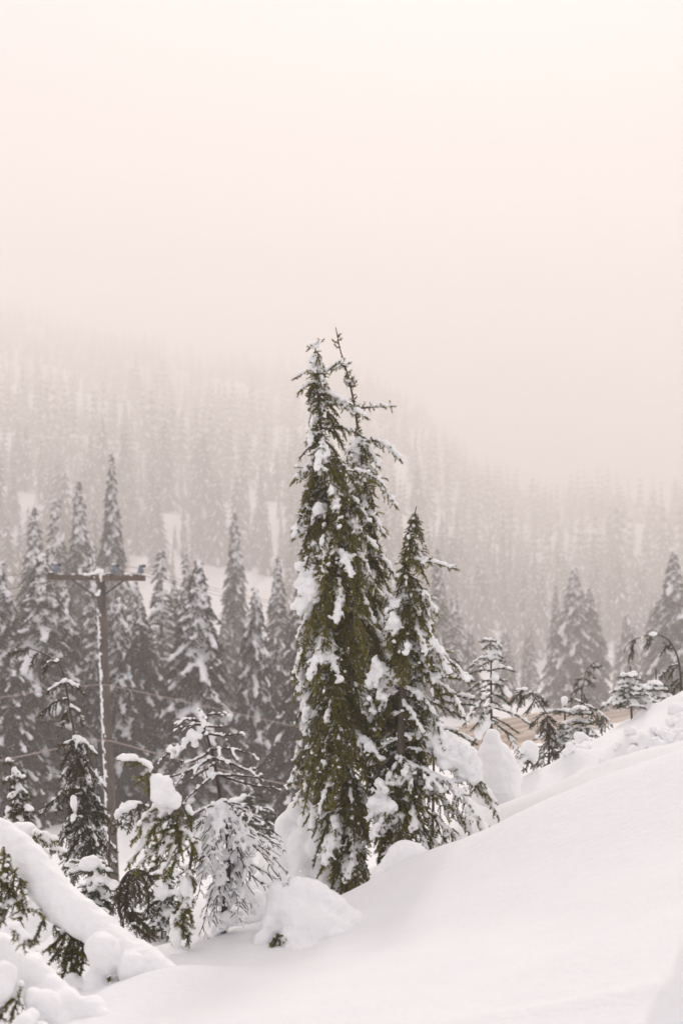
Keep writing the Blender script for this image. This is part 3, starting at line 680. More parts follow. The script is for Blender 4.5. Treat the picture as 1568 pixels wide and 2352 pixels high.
# ---------------------------------------------------------------- saplings (explicit boughs read off the photograph)
def sapling(name, label, sty, seed, y, stem, r0, boughs, caps=(), fol='hemlock', bark='bark', voxel=.010, group=None, tint=0.0, r1=.004, amp=.004, tuft=None):
    base = P(*stem[0], y); root = thing(name, label, 'tree', base, group)
    T = Tree(sty, seed); T.bias = tint
    T.stem([P(*stem[0], y) - [0, 0, .5]] + [P(a, b, y) for a, b in stem], r0, r1, 7)
    for bgh in boughs:
        pts, tw, ld = bgh[:3]; dy = bgh[3] if len(bgh) > 3 else T.rg.normal() * .08
        T.frond(px_path(pts, y, dy), tw, ld * (.85 if seed < 30 else .75))
    if tuft:                     # extra boughs round the stem: (py0, py1, count, reach px, drop ratio, load, twig)
        for (p0, p1, n, rch, dr, ld, tw) in tuft:
            sp = np.array(stem, float)[::-1]; o = np.argsort(sp[:, 1]); sp = sp[o]
            for i in range(n):
                f = (i + T.rg.random()) / n; py = p0 + (p1 - p0) * f; cx = np.interp(py, sp[:, 1], sp[:, 0]); R = rch[0] + (rch[1] - rch[0]) * f
                R *= (.7 + .5 * T.rg.random()) * y / F; az = i * 2.4 + T.rg.normal() * .3
                T.frond(arc_path(P(cx, py, y), az, R, R * .2, R * dr), tw, ld * (.25 + .6 * T.rg.random()))
    for c in caps:               # (px, py, rx, rz[, dy]) lumps of snow resting on it
        yy = y + (c[4] if len(c) > 4 else -.05); R = np.array([c[2], min(c[2], c[3]) * 1.1, c[3]]) * y / F
        T.blob(P(c[0], c[1], yy), R * .92)
        for _ in range(14):
            u = norm(T.rg.normal(size=3)); T.blob(P(c[0], c[1], yy) + u * R * .55, R * (.38 + .22 * T.rg.random()))
    T.build(root, M[fol], M[bark], M['snow'], voxel, base, amp, 40.0, 2)
    return root

sapling('hemlock_sapling', 'drooping green hemlock sapling with snow hump, left of the dead sapling', 'hem', 21, 9.1,
        [(408, 2135), (432, 2020), (442, 1930), (425, 1860), (385, 1800), (350, 1768)], .018,
        [(zp(z6, [(430, 370), (330, 310), (200, 280)]), .06, 1.3), (zp(z6, [(420, 400), (360, 430), (330, 470)]), .05, .8), (zp(z6, [(420, 480), (415, 520), (410, 560)]), .03, .4),
         (zp(z6, [(460, 690), (370, 790), (288, 950)]), .09, 1.2), (zp(z6, [(560, 720), (400, 950), (250, 1165)]), .11, 1.2), (zp(z6, [(600, 850), (470, 1010), (330, 1195)]), .10, 1.0), (zp(z6, [(640, 800), (560, 1000), (450, 1180)]), .1, .9),
         (zp(z6, [(690, 850), (600, 1080), (500, 1250)]), .1, .8), (zp(z6, [(720, 880), (660, 1080), (560, 1260)]), .1, .7), (zp(z6, [(740, 900), (780, 1000), (795, 1110)]), .08, .5), (zp(z6, [(520, 680), (500, 790), (420, 900)]), .09, 1.0),
         (zp(z6, [(600, 700), (570, 800), (540, 900)]), .09, .5), (zp(z6, [(680, 720), (640, 800), (610, 900)]), .09, .4), (zp(z6, [(770, 1210), (740, 1400), (690, 1560), (620, 1700)]), .05, 1.3, -.05), (zp(z6, [(760, 1300), (740, 1500), (660, 1640)]), .05, .6, -.1), (zp(z6, [(740, 720), (760, 740), (765, 800)]), .06, .8)],
        [(z6(520, 560)[0], z6(520, 560)[1], 33, 40), (z6(600, 630)[0], z6(600, 630)[1], 28, 24), (z6(470, 470)[0], z6(470, 470)[1], 17, 20), (z6(800, 1000)[0], z6(800, 1000)[1], 18, 26, .15), (z6(700, 1350)[0], z6(700, 1350)[1], 10, 28), (404, 2150, 18, 26, -.06), (410, 2195, 28, 24, -.04), (398, 2120, 10, 22, -.06)], tuft=[(2000, 2130, 14, (10, 26), 1.8, 1.0, .05)])

sapling('hemlock_sapling', 'hemlock sapling with thin nodding top in front of the utility pole', 'hem', 22, 14.0,
        [(212, 2010), (202, 1900), (192, 1850), (185, 1780), (172, 1690), (163, 1640), (154, 1590), (147, 1550), (134, 1523), (112, 1508), (85, 1495), (60, 1488), (38, 1494)], .026,
        [(zp(z4, [(340, 300), (290, 320), (248, 355)]), .09, .9), (zp(z4, [(340, 295), (385, 310), (432, 355)]), .09, 1.0), (zp(z4, [(350, 385), (280, 410), (208, 475)]), .13, .7), (zp(z4, [(375, 430), (410, 450), (425, 505)]), .1, .8),
         (zp(z4, [(370, 420), (345, 460), (330, 520)]), .09, .7), (zp(z4, [(390, 600), (345, 620), (310, 650)]), .09, .9), (zp(z4, [(400, 590), (450, 620), (500, 670)]), .1, 1.0), (zp(z4, [(400, 700), (480, 760), (545, 850)]), .13, 1.2), (zp(z4, [(400, 830), (300, 900), (215, 985)]), .15, 1.0),
         (zp(z4, [(400, 720), (350, 760), (320, 800)]), .1, .8), (zp(z4, [(420, 880), (490, 890), (545, 950)]), .14, .9), (zp(z4, [(430, 960), (520, 980), (590, 1045)]), .15, 1.1), (zp(z4, [(420, 900), (400, 960), (380, 1040)]), .14, 1.2, -.2), (zp(z4, [(430, 1020), (520, 1080), (600, 1170)]), .14, 1.0), (zp(z4, [(440, 1080), (530, 1150), (600, 1240)]), .14, .9),
         (zp(z4, [(430, 1030), (350, 1090), (300, 1170)]), .14, .8), (zp(z4, [(300, 190), (250, 200), (235, 260)]), .07, .6), (zp(z4, [(255, 165), (245, 200), (235, 240)]), .05, .4), (zp(z4, [(200, 145), (180, 170), (165, 210)]), .04, .3), (zp(z4, [(150, 130), (110, 135), (60, 150)]), .02, .2)],
        [(z4(385, 930)[0], z4(385, 930)[1], 9, 20, -.2), (z4(460, 800)[0], z4(460, 800)[1], 9, 14)], 'old', tint=-.04, voxel=.012,
        tuft=[(1690, 1990, 46, (26, 62), 1.3, .9, .13)])

sapling('hemlock_sapling', 'thin spindly hemlock sapling with short shoots at the left frame edge', 'hem', 23, 10.5,
        [(52, 1905), (48, 1870), (44, 1810), (37, 1785), (25, 1760), (8, 1742), (-8, 1738)], .010,
        [(zp(z4, [(100, 800), (70, 800), (40, 815)]), .04, 1.0), (zp(z4, [(100, 800), (115, 800), (122, 803)]), .03, 1.0), (zp(z4, [(105, 880), (85, 885), (58, 900)]), .05, 1.2), (zp(z4, [(105, 880), (125, 875), (142, 885)]), .04, 1.2), (zp(z4, [(110, 960), (85, 970), (70, 985)]), .05, .9),
         (zp(z4, [(112, 960), (140, 960), (160, 972)]), .05, 1.1), (zp(z4, [(60, 720), (52, 712), (45, 715)]), .02, .8), (zp(z4, [(75, 760), (90, 775), (110, 780)]), .03, .8), (zp(z4, [(40, 960), (40, 1000), (30, 1030)]), .04, 1.0)],
        [], 'old', voxel=.010, tuft=[(1775, 1890, 16, (8, 18), .4, 1.0, .035)], tint=-.08)

sapling('fir_sapling', 'small fir wearing a thick snow cap right of the snow arch', 'fir', 24, 11.0,
        [(206, 2120), (206, 2060), (208, 2010), (210, 1975)], .012,
        [(zp(z5, [(870, 560), (800, 565), (730, 590)]), .07, 1.2), (zp(z5, [(870, 560), (960, 545), (1045, 570)]), .07, 1.2), (zp(z5, [(870, 680), (980, 670), (1080, 720)]), .1, 1.2), (zp(z5, [(870, 700), (950, 760), (1020, 850)]), .1, .9), (zp(z5, [(870, 740), (1000, 790), (1100, 830)]), .1, .9),
         (zp(z5, [(860, 520), (780, 480), (700, 500)]), .08, .9), (zp(z5, [(880, 780), (960, 840), (1050, 900)]), .09, .7)],
        [(z5(870, 490)[0], z5(870, 490)[1], 27, 19), (z5(900, 460)[0], z5(900, 460)[1], 14, 13), (z5(985, 680)[0], z5(985, 680)[1], 22, 8), (z5(930, 610)[0], z5(930, 610)[1], 8, 12), (z5(915, 690)[0], z5(915, 690)[1], 6, 8)], 'fir',
        tuft=[(2020, 2100, 16, (26, 50), .7, .9, .1)])

sapling('bent_hemlock', 'bent-over brownish hemlock with hanging fronds behind the snow arch', 'old', 25, 10.0,
        [(z5(1180, 1060)), (z5(1150, 960)), (z5(1150, 820)), (z5(1165, 690)), (z5(1235, 580)), (z5(1310, 545)), (z5(1380, 575))], .022,
        [(zp(z5, [(1320, 550), (1390, 650), (1430, 800), (1430, 950)]), .08, .25), (zp(z5, [(1280, 560), (1330, 700), (1350, 850)]), .09, .2), (zp(z5, [(1220, 600), (1150, 760), (1090, 930)]), .08, .3), (zp(z5, [(1250, 590), (1230, 760), (1220, 920)]), .09, .4),
         (zp(z5, [(1190, 880), (1270, 960), (1370, 1060), (1485, 1180)]), .09, .35), (zp(z5, [(1200, 920), (1260, 1030), (1340, 1120), (1430, 1190)]), .09, .4), (zp(z5, [(1170, 850), (1230, 950), (1300, 1080)]), .09, .5), (zp(z5, [(1180, 700), (1200, 830), (1260, 960)]), .08, .5),
         (zp(z5, [(1340, 555), (1400, 580), (1440, 640)]), .05, .2), (zp(z5, [(1300, 560), (1290, 680), (1300, 800)]), .08, .25), (zp(z5, [(1240, 590), (1180, 700), (1150, 800)]), .06, .3), (zp(z5, [(1210, 940), (1300, 990), (1400, 1080), (1470, 1150)]), .08, .3)],
        [], 'old', 'frosted_bark', tint=-.02, voxel=.009, r1=.006)

sapling('fir_sapling', 'small fir with a round snowball on it, between bent hemlock and dead sapling', 'fir', 26, 12.0,
        [(372, 2170), (372, 2090), (370, 2030), (366, 1990)], .014,
        [(zp(z6, [(520, 1300), (450, 1290), (390, 1350)]), .1, .8), (zp(z6, [(530, 1260), (620, 1260), (700, 1290)]), .1, 1.0), (zp(z6, [(520, 1430), (430, 1440), (360, 1470)]), .1, .7), (zp(z6, [(530, 1480), (600, 1430), (670, 1440)]), .1, 1.2), (zp(z6, [(520, 1530), (430, 1570), (300, 1590)]), .1, .8),
         (zp(z6, [(530, 1560), (450, 1600), (390, 1620)]), .1, .7), (zp(z6, [(520, 1620), (480, 1660), (455, 1700)]), .09, 1.0), (zp(z6, [(540, 1620), (600, 1620), (640, 1680)]), .09, .9), (zp(z6, [(540, 1200), (470, 1200), (400, 1230)]), .09, .8), (zp(z6, [(560, 1190), (640, 1180), (700, 1210)]), .09, 1.0)],
        [(z6(505, 1385)[0], z6(505, 1385)[1], 20, 26, -.12), (z6(560, 1300)[0], z6(560, 1300)[1], 12, 8), (z6(570, 1570)[0], z6(570, 1570)[1], 22, 14)], 'fir', tuft=[(2000, 2140, 26, (18, 48), .5, 1.0, .09)])

sapling('hemlock_sapling', 'arched snow-topped hemlock branch just right of the utility pole foot', 'hem', 27, 13.0,
        [z6(80, 960), z6(90, 860), z6(110, 780), z6(200, 690), z6(310, 660), z6(400, 690)], .014,
        [(zp(z6, [(130, 760), (220, 680), (330, 665)]), .05, 2.0), (zp(z6, [(300, 665), (370, 670), (415, 690)]), .06, .6), (zp(z6, [(180, 730), (200, 800), (190, 850)]), .06, .4), (zp(z6, [(240, 690), (265, 780), (240, 880)]), .07, .3), (zp(z6, [(310, 680), (330, 750), (340, 810)]), .06, .4), (zp(z6, [(140, 790), (150, 820), (130, 870)]), .05, .5)],
        [(z6(200, 705)[0], z6(200, 705)[1], 15, 10), (z6(260, 680)[0], z6(260, 680)[1], 18, 9), (z6(150, 745)[0], z6(150, 745)[1], 11, 9)], 'old', tint=-.1, voxel=.011)

sapling('fir_sapling', 'dark young fir with flat boughs seen behind the dead sapling', 'fir', 28, 20.0,
        [(574, 1960), (574, 1900), (574, 1850), (573, 1812)], .022,
        [([(573, 1830), (552, 1838), (538, 1850)], .16, .5), ([(573, 1830), (595, 1838), (612, 1842)], .16, .5), ([(573, 1850), (600, 1862), (622, 1868)], .2, .4), ([(573, 1850), (545, 1862), (530, 1872)], .2, .5), ([(573, 1872), (610, 1882), (638, 1880)], .22, .4), ([(573, 1880), (540, 1895), (520, 1905)], .22, .5), ([(573, 1895), (605, 1905), (632, 1912)], .24, .3)],
        [(545, 1836, 20, 7), (560, 1826, 10, 5)], 'fir', voxel=.02, tuft=[(1825, 1920, 14, (24, 60), .35, .5, .18)])

# saplings on the bank at the right
sapling('fir_sapling', 'flat-boughed snowy fir poking out right of the shorter hemlock', 'fir', 31, 13.2,
        [(992, 1960), (995, 1800), (996, 1650), (996, 1520)], .02,
        [([(996, 1560), (1030, 1556), (1074, 1562)], .09, 1.3), ([(996, 1545), (1030, 1540), (1064, 1550)], .08, 1.2), ([(996, 1590), (1030, 1595), (1075, 1604)], .1, 1.3), ([(996, 1600), (1030, 1612), (1072, 1618)], .1, 1.2), ([(996, 1615), (1025, 1628), (1050, 1642)], .1, .8), ([(996, 1672), (1040, 1680), (1082, 1702)], .09, 1.0), ([(996, 1690), (1030, 1695), (1060, 1700)], .09, .8)],
        [], 'fir', voxel=.011)
TX = [(zp(z3, [(505, 200), (470, 190), (440, 205)]), .05, .9), (zp(z3, [(505, 200), (550, 200), (595, 245)]), .05, 1.0), (zp(z3, [(505, 240), (480, 250), (455, 280)]), .04, .5), (zp(z3, [(510, 250), (530, 260), (555, 285)]), .04, .5),
      (zp(z3, [(512, 380), (480, 370), (448, 395)]), .06, 1.0), (zp(z3, [(512, 380), (560, 360), (605, 385)]), .06, 1.3), (zp(z3, [(512, 440), (400, 420), (305, 490)]), .09, 1.3), (zp(z3, [(512, 440), (590, 420), (655, 480)]), .08, 1.1), (zp(z3, [(512, 450), (450, 480), (400, 510)]), .07, .9),
      (zp(z3, [(512, 570), (400, 565), (278, 605)]), .09, .9), (zp(z3, [(512, 570), (640, 540), (760, 570)]), .09, 1.2), (zp(z3, [(512, 690), (400, 710), (268, 800)]), .09, .8), (zp(z3, [(512, 700), (590, 680), (645, 690)]), .09, .8), (zp(z3, [(512, 720), (450, 760), (390, 790)]), .08, .5),
      (zp(z3, [(512, 820), (450, 820), (388, 855)]), .07, .6), (zp(z3, [(515, 860), (640, 900), (712, 970)]), .09, .7), (zp(z3, [(510, 870), (380, 960), (200, 1220)]), .13, 1.0), (zp(z3, [(515, 900), (420, 920), (330, 1020)]), .1, .9), (zp(z3, [(518, 1030), (650, 1070), (820, 1130), (990, 1240)]), .11, 1.2),
      (zp(z3, [(518, 1060), (420, 1150), (310, 1270)]), .11, .8), (zp(z3, [(520, 1150), (650, 1220), (795, 1315)]), .1, .6), (zp(z3, [(520, 1190), (640, 1300), (760, 1420), (860, 1660)]), .11, .9), (zp(z3, [(518, 1240), (400, 1350), (290, 1480)]), .1, .7), (zp(z3, [(516, 740), (600, 760), (650, 860)]), .12, .3),
      (zp(z3, [(518, 1000), (440, 1050), (380, 1200)]), .11, .8), (zp(z3, [(518, 960), (560, 980), (600, 1010)]), .09, .5)]
sapling('fir_sapling', 'tall straight fir sapling with tiered boughs behind the big snow post', 'fir', 32, 17.0,
        [z3(515, 1700), z3(515, 1280), z3(513, 900), z3(510, 560), z3(508, 300), z3(505, 195)], .024, TX,
        [(z3(565, 650)[0], z3(565, 650)[1], 11.5, 12), (z3(690, 820)[0], z3(690, 820)[1], 10, 14), (z3(730, 870)[0], z3(730, 870)[1], 10, 9), (z3(280, 1080)[0], z3(280, 1080)[1], 8, 19), (z3(240, 1150)[0], z3(240, 1150)[1], 7, 10), (z3(410, 900)[0], z3(410, 900)[1], 8, 6), (z3(420, 1250)[0], z3(420, 1250)[1], 16, 22), (z3(360, 1360)[0], z3(360, 1360)[1], 12, 16)],
        'fir', 'bark', voxel=.013, r1=.008)
sapling('bent_hemlock', 'arching hemlock sapling bowed left toward the tiered fir sapling', 'hem', 33, 18.0,
        [z3(1235, 1420), z3(1225, 1300), z3(1205, 1130), z3(1150, 1020), z3(1050, 900), z3(930, 815), z3(790, 825)], .018,
        [(zp(z3, [(1000, 860), (920, 900), (850, 1040)]), .12, .6), (zp(z3, [(930, 815), (850, 870), (760, 970)]), .12, .6), (zp(z3, [(1060, 920), (1020, 1000), (970, 1090)]), .11, .4), (zp(z3, [(1100, 960), (1150, 960), (1185, 1010)]), .09, .5), (zp(z3, [(1180, 1100), (1080, 1180), (1005, 1270)]), .12, .6),
         (zp(z3, [(1200, 1140), (1290, 1190), (1360, 1250)]), .12, .7), (zp(z3, [(1210, 1180), (1150, 1260), (1110, 1330)]), .13, .5), (zp(z3, [(1220, 1220), (1230, 1290), (1220, 1360)]), .13, .5), (zp(z3, [(900, 810), (880, 860), (900, 960)]), .1, .4), (zp(z3, [(980, 840), (1060, 870), (1180, 960)]), .08, .8)],
        [(z3(930, 800)[0], z3(930, 800)[1], 11, 5), (z3(850, 805)[0], z3(850, 805)[1], 9, 4)], 'old', voxel=.014, tint=-.06, tuft=[(1640, 1750, 16, (12, 34), 1.0, .8, .11)])
def whorl(f, cx, cy, l, r, dl=20, dr=20, ld=1.3, tw=.09, n=2):
    out = [(zp(f, [(cx, cy), (cx + l * .5, cy - 6), (cx + l, cy + dl)]), tw, ld, -.1), (zp(f, [(cx, cy), (cx + r * .5, cy - 6), (cx + r, cy + dr)]), tw, ld, -.1)]
    for k in range(n): out.append((zp(f, [(cx, cy), (cx + (l + r) * .1 + (k - .5) * abs(r) * .5, cy + dl * .8), (cx + (k - .5) * (r - l) * .5, cy + dl * 1.2)]), tw, ld * .8, (-.35 if k else .35)))
    return out
sapling('fir_sapling', 'fir sapling with an egg of snow on its top, on the right bank', 'fir', 34, 19.0,
        [z4b(300, 1480), z4b(296, 1300), z4b(292, 1150), z4b(289, 965)], .020,
        whorl(z4b, 290, 1070, -190, 170, 15, -20) + whorl(z4b, 294, 1230, -50, 60, 20, 20, .8, .06) + whorl(z4b, 296, 1310, -290, 120, 50, 10) + whorl(z4b, 298, 1360, -200, 190, 80, 40) + whorl(z4b, 300, 1430, -260, 150, 80, 60),
        [(z4b(287, 950)[0], z4b(287, 950)[1], 9.5, 12)], 'fir', voxel=.015, r1=.012)
sapling('fir_sapling', 'fir sapling with a bare leader next to the egg-topped fir', 'fir', 35, 18.6,
        [z4b(490, 1330), z4b(484, 1200), z4b(476, 1050), z4b(468, 885)], .018,
        whorl(z4b, 476, 1030, -70, 60, 20, 20, 1.3, .05) + whorl(z4b, 480, 1085, -100, 70, 10, 15, 1.4, .06) + whorl(z4b, 484, 1180, -180, 140, 20, 15) + whorl(z4b, 486, 1260, -200, 130, 60, 60, 1.0),
        [], 'fir', voxel=.014, r1=.008)
sapling('bent_hemlock', 'low bowed hemlock sapling leaning down onto the bank crest', 'hem', 36, 19.2,
        [z4b(690, 1290), z4b(640, 1180), z4b(580, 1060), z4b(520, 1000), z4b(500, 990)], .014,
        [(zp(z4b, [(520, 1000), (620, 1050), (710, 1120), (790, 1215)]), .13, 1.1), (zp(z4b, [(600, 1080), (570, 1120), (550, 1170)]), .12, .6), (zp(z4b, [(640, 1110), (650, 1160), (640, 1210)]), .12, .6), (zp(z4b, [(690, 1130), (700, 1190), (690, 1270)]), .12, .5), (zp(z4b, [(560, 1030), (500, 1000), (450, 960)]), .1, .9), (zp(z4b, [(420, 950), (380, 940), (340, 960)]), .1, .8), (zp(z4b, [(500, 1220), (540, 1250), (540, 1320)]), .1, .5)],
        [(z4b(650, 1250)[0], z4b(650, 1250)[1], 9, 7)], 'old', voxel=.015, tint=-.06)
sapling('hemlock_sapling', 'wispy crooked hemlock sapling leaning right, in front of the big right-hand spruce', 'hem', 37, 21.0,
        [z4b(480, 1150), z4b(475, 880), z4b(495, 760), z4b(515, 650), z4b(560, 580), z4b(650, 520)], .014,
        [(zp(z4b, [(520, 640), (560, 650), (600, 700)]), .08, .4), (zp(z4b, [(500, 720), (450, 720), (400, 790)]), .12, .4), (zp(z4b, [(500, 720), (550, 740), (580, 790)]), .1, .3), (zp(z4b, [(480, 800), (420, 830), (370, 880)]), .1, .5), (zp(z4b, [(570, 570), (610, 590), (670, 580)]), .08, .3), (zp(z4b, [(490, 880), (520, 940), (530, 1000)]), .1, .3)],
        [], 'old', voxel=.016, tint=-.05)
sapling('fir_sapling', 'small symmetrical fir with bare spike top standing on the right bank crest', 'fir', 38, 17.3,
        [z4b(1012, 1160), z4b(1005, 1000), z4b(1000, 800), z4b(997, 582)], .018,
        whorl(z4b, 998, 690, -80, 62, 5, 20, 1.5, .05, 2) + whorl(z4b, 999, 765, -80, 20, 5, 10, 1.5, .06, 1) + whorl(z4b, 1000, 810, -150, 165, 30, 20, 1.4, .08) + whorl(z4b, 1002, 870, -75, 130, 15, 10, 1.0, .07) + whorl(z4b, 1004, 930, -285, 190, 80, 60, 1.5, .12) + whorl(z4b, 1004, 920, -150, 280, 70, 60, 1.4, .12, 1),
        [(z4b(997, 580)[0], z4b(997, 580)[1], 2, 2.4)], 'fir', voxel=.013, r1=.009)
sapling('fir_sapling', 'tiny fir with one flat whorl and spike top, beside the hooked hemlock', 'fir', 39, 18.6,
        [z4b(1282, 960), z4b(1280, 870), z4b(1276, 760), z4b(1272, 602)], .016,
        whorl(z4b, 1278, 780, -105, 80, 10, 8, 1.5, .06) + whorl(z4b, 1279, 825, -70, 90, 10, 10, 1.4, .06) + whorl(z4b, 1281, 900, -90, 180, 20, 30, 1.6, .1),
        [(z4b(1272, 602)[0], z4b(1272, 602)[1], 2.2, 2.4), (z4b(1310, 905)[0], z4b(1310, 905)[1], 14, 9), (z4b(1400, 920)[0], z4b(1400, 920)[1], 12, 8)], 'fir', voxel=.014, r1=.009)
sapling('bent_hemlock', 'tall hooked hemlock at the right edge, its tip curving over to the left', 'hem', 40, 20.0,
        [z4b(1545, 1000), z4b(1545, 800), z4b(1530, 600), z4b(1500, 460), z4b(1440, 340), z4b(1370, 270), z4b(1250, 235), z4b(1120, 265), z4b(1000, 315), z4b(950, 370), z4b(922, 450)], .026,
        [(zp(z4b, [(1240, 240), (1200, 290), (1160, 360)]), .07, .5), (zp(z4b, [(1210, 250), (1210, 310), (1195, 370)]), .07, .3), (zp(z4b, [(1050, 290), (1020, 380), (985, 510)]), .035, .3), (zp(z4b, [(1030, 300), (1025, 400), (1020, 480)]), .03, .3), (zp(z4b, [(1440, 340), (1390, 370), (1335, 450)]), .09, .5), (zp(z4b, [(1470, 380), (1420, 390), (1370, 340)]), .07, .5),
         (zp(z4b, [(1520, 560), (1430, 580), (1370, 650), (1290, 730)]), .12, .6), (zp(z4b, [(1530, 620), (1480, 600), (1420, 700)]), .12, .5), (zp(z4b, [(1540, 700), (1450, 780), (1360, 870)]), .15, .6), (zp(z4b, [(1540, 760), (1480, 820), (1400, 900)]), .15, .5), (zp(z4b, [(1545, 800), (1620, 860), (1680, 950)]), .15, .6), (zp(z4b, [(1540, 640), (1600, 680), (1650, 760)]), .13, .6), (zp(z4b, [(1545, 850), (1530, 900), (1500, 950)]), .15, .5)],
        [(z4b(1245, 232)[0], z4b(1245, 232)[1], 13, 6), (z4b(1120, 262)[0], z4b(1120, 262)[1], 8, 3)], 'old', voxel=.016, tint=-.06)

# ---------------------------------------------------------------- snow arch, mounds and humps
def snow_thing(name, label, blobs, base, voxel, amp, freq, fronds=None, seed=0, y=8.0, fol='hemlock', smooth=3, amp2=.0, cat='snow mound', tw_r=.004, group=None, freq2=22.0):
    root = thing(name, label, cat, base, group)
    link('snow', snow_mesh('snow', blobs, voxel, M['mound'], amp, freq, smooth, base, True, amp2, freq2), root)
    if fronds:
        T = Tree('hem', seed)
        for f in fronds: T.frond(px_path(f[0], y, f[3] if len(f) > 3 else 0), f[1], f[2])
        T.build(root, M[fol], M['bark'], M['snow'], .009, base, .003, 40.0, 1, 'foliage')
        for c in root.children:
            if c.name.startswith('snow') and c != root.children[0]: c.name = 'snow_dusting'; c['kind'] = 'stuff'
    return root
def zb(f, x, yv, r, y, k, sq=(1, 1, 1)):
    c = f(x, yv); return (P(c[0], c[1], y), tuple(np.array(sq) * r * k * y / F))
def build_arch():
    k = .238; ctrl = []
    line = [(-330, 130, 95), (-120, 130, 100), (40, 190, 108), (190, 340, 140), (330, 540, 180), (450, 720, 196), (600, 880, 196), (760, 1000, 186), (900, 1110, 176), (1050, 1230, 178), (1200, 1330, 180), (1350, 1430, 176), (1480, 1520, 160), (1620, 1610, 140), (1760, 1710, 118), (1900, 1800, 95), (2040, 1880, 70)]
    for i, (x, yv, r) in enumerate(line):
        y = 8.35 - .7 * min(i, 13) / 13; c = z5(x, yv); ctrl.append((P(c[0], c[1], y), r * k * y / F))
    bl = chain(ctrl, .3)
    for a in [(990, 1330, 165), (1000, 1420, 150), (1290, 1500, 165), (1350, 1560, 150), (1420, 1570, 120), (940, 1610, 80), (985, 1680, 65), (900, 1690, 75), (880, 1590, 60), (1480, 1620, 90)]:
        bl.append(zb(z5, a[0], a[1], a[2], 7.68, k))
    for a in [(830, 1700, 130), (760, 1760, 120), (950, 1790, 110), (700, 1600, 80)]: bl.append(zb(z5, a[0], a[1], a[2], 7.9, k))
    fr = []
    for p, tw, ld in [([(40, 330), (40, 480), (10, 640)], .07, .6), ([(90, 400), (80, 560), (60, 700)], .07, .6), ([(150, 560), (130, 680), (140, 760)], .07, .5), ([(200, 640), (210, 760), (220, 890)], .06, .4), ([(60, 640), (90, 800), (60, 960)], .08, .7), ([(10, 600), (20, 760), (10, 900)], .08, .7),
                      ([(240, 780), (180, 860), (60, 900), (20, 1030)], .08, .9), ([(280, 880), (330, 930), (375, 970)], .06, .8), ([(260, 860), (230, 950), (200, 1050)], .07, .6), ([(430, 1000), (400, 1090), (340, 1210)], .04, .3), ([(520, 1090), (545, 1140), (590, 1180)], .05, .4),
                      ([(620, 1150), (560, 1230), (470, 1310), (385, 1390)], .07, .5), ([(640, 1160), (610, 1240), (520, 1390)], .07, .4), ([(720, 1170), (680, 1300), (640, 1500), (610, 1560)], .08, .4), ([(760, 1180), (750, 1360), (720, 1520), (760, 1660)], .08, .3), ([(790, 1190), (800, 1320), (790, 1500)], .07, .2),
                      ([(700, 1170), (660, 1290), (630, 1400)], .08, .3), ([(740, 1180), (700, 1350), (690, 1540)], .08, .3), ([(820, 1250), (850, 1300), (860, 1340)], .04, .3), ([(1130, 1550), (1100, 1650), (1050, 1830)], .05, .6), ([(1160, 1600), (1200, 1720), (1240, 1730)], .05, .5), ([(1140, 1600), (1150, 1700), (1100, 1800)], .06, .5), ([(1080, 1590), (1020, 1610), (980, 1600)], .04, .3)]:
        fr.append((zp(z5, p), tw, ld, -.03))
    snow_thing('snow_laden_branch', 'thick snow-covered fallen branch sloping down from the left edge', bl, P(330, 2280, 7.7), .013, .014, 6.0, fr, 41, 7.95, smooth=3, amp2=.006, cat='branch', freq2=14.0)
build_arch()
def build_lower_left():
    k = .238; bl = []
    for a in [(-150, 1330, 200, 7.0), (-20, 1330, 180, 7.0), (110, 1440, 190, 7.0), (240, 1560, 195, 7.0), (370, 1660, 190, 7.0), (490, 1760, 190, 6.95), (600, 1870, 185, 6.9), (700, 1960, 190, 6.9), (880, 1930, 165, 6.9), (960, 2010, 130, 6.85), (420, 1880, 170, 6.8),
              (40, 1560, 150, 6.7), (20, 1680, 130, 6.65), (-60, 1700, 150, 6.65), (320, 1800, 110, 6.75), (550, 2050, 150, 6.8), (300, 1960, 75, 6.55), (250, 2030, 90, 6.5), (180, 2080, 90, 6.5), (400, 2100, 90, 6.6), (800, 2110, 150, 6.85), (330, 1430, 100, 7.3), (650, 1800, 130, 7.0)]:
        bl.append(zb(z5, a[0], a[1], a[2], a[3], k))
    fr = [(zp(z5, [(210, 1670), (150, 1750), (40, 1860), (-20, 1900)]), .05, .6, -.05), (zp(z5, [(200, 1680), (170, 1800), (130, 1920)]), .04, .5, -.05), (zp(z5, [(120, 1760), (60, 1850), (0, 1960)]), .05, .4, 0), (zp(z5, [(110, 1110), (190, 1150), (265, 1215)]), .05, 1.3, 0), (zp(z5, [(150, 1130), (190, 1190), (215, 1255)]), .04, 1.0, 0)]
    snow_thing('snow_mound', 'big lumpy snow mound in the bottom left corner', bl, P(120, 2360, 6.8), .014, .012, 6.0, fr, 42, 6.75, smooth=4, amp2=.006, freq2=11.0)
build_lower_left()
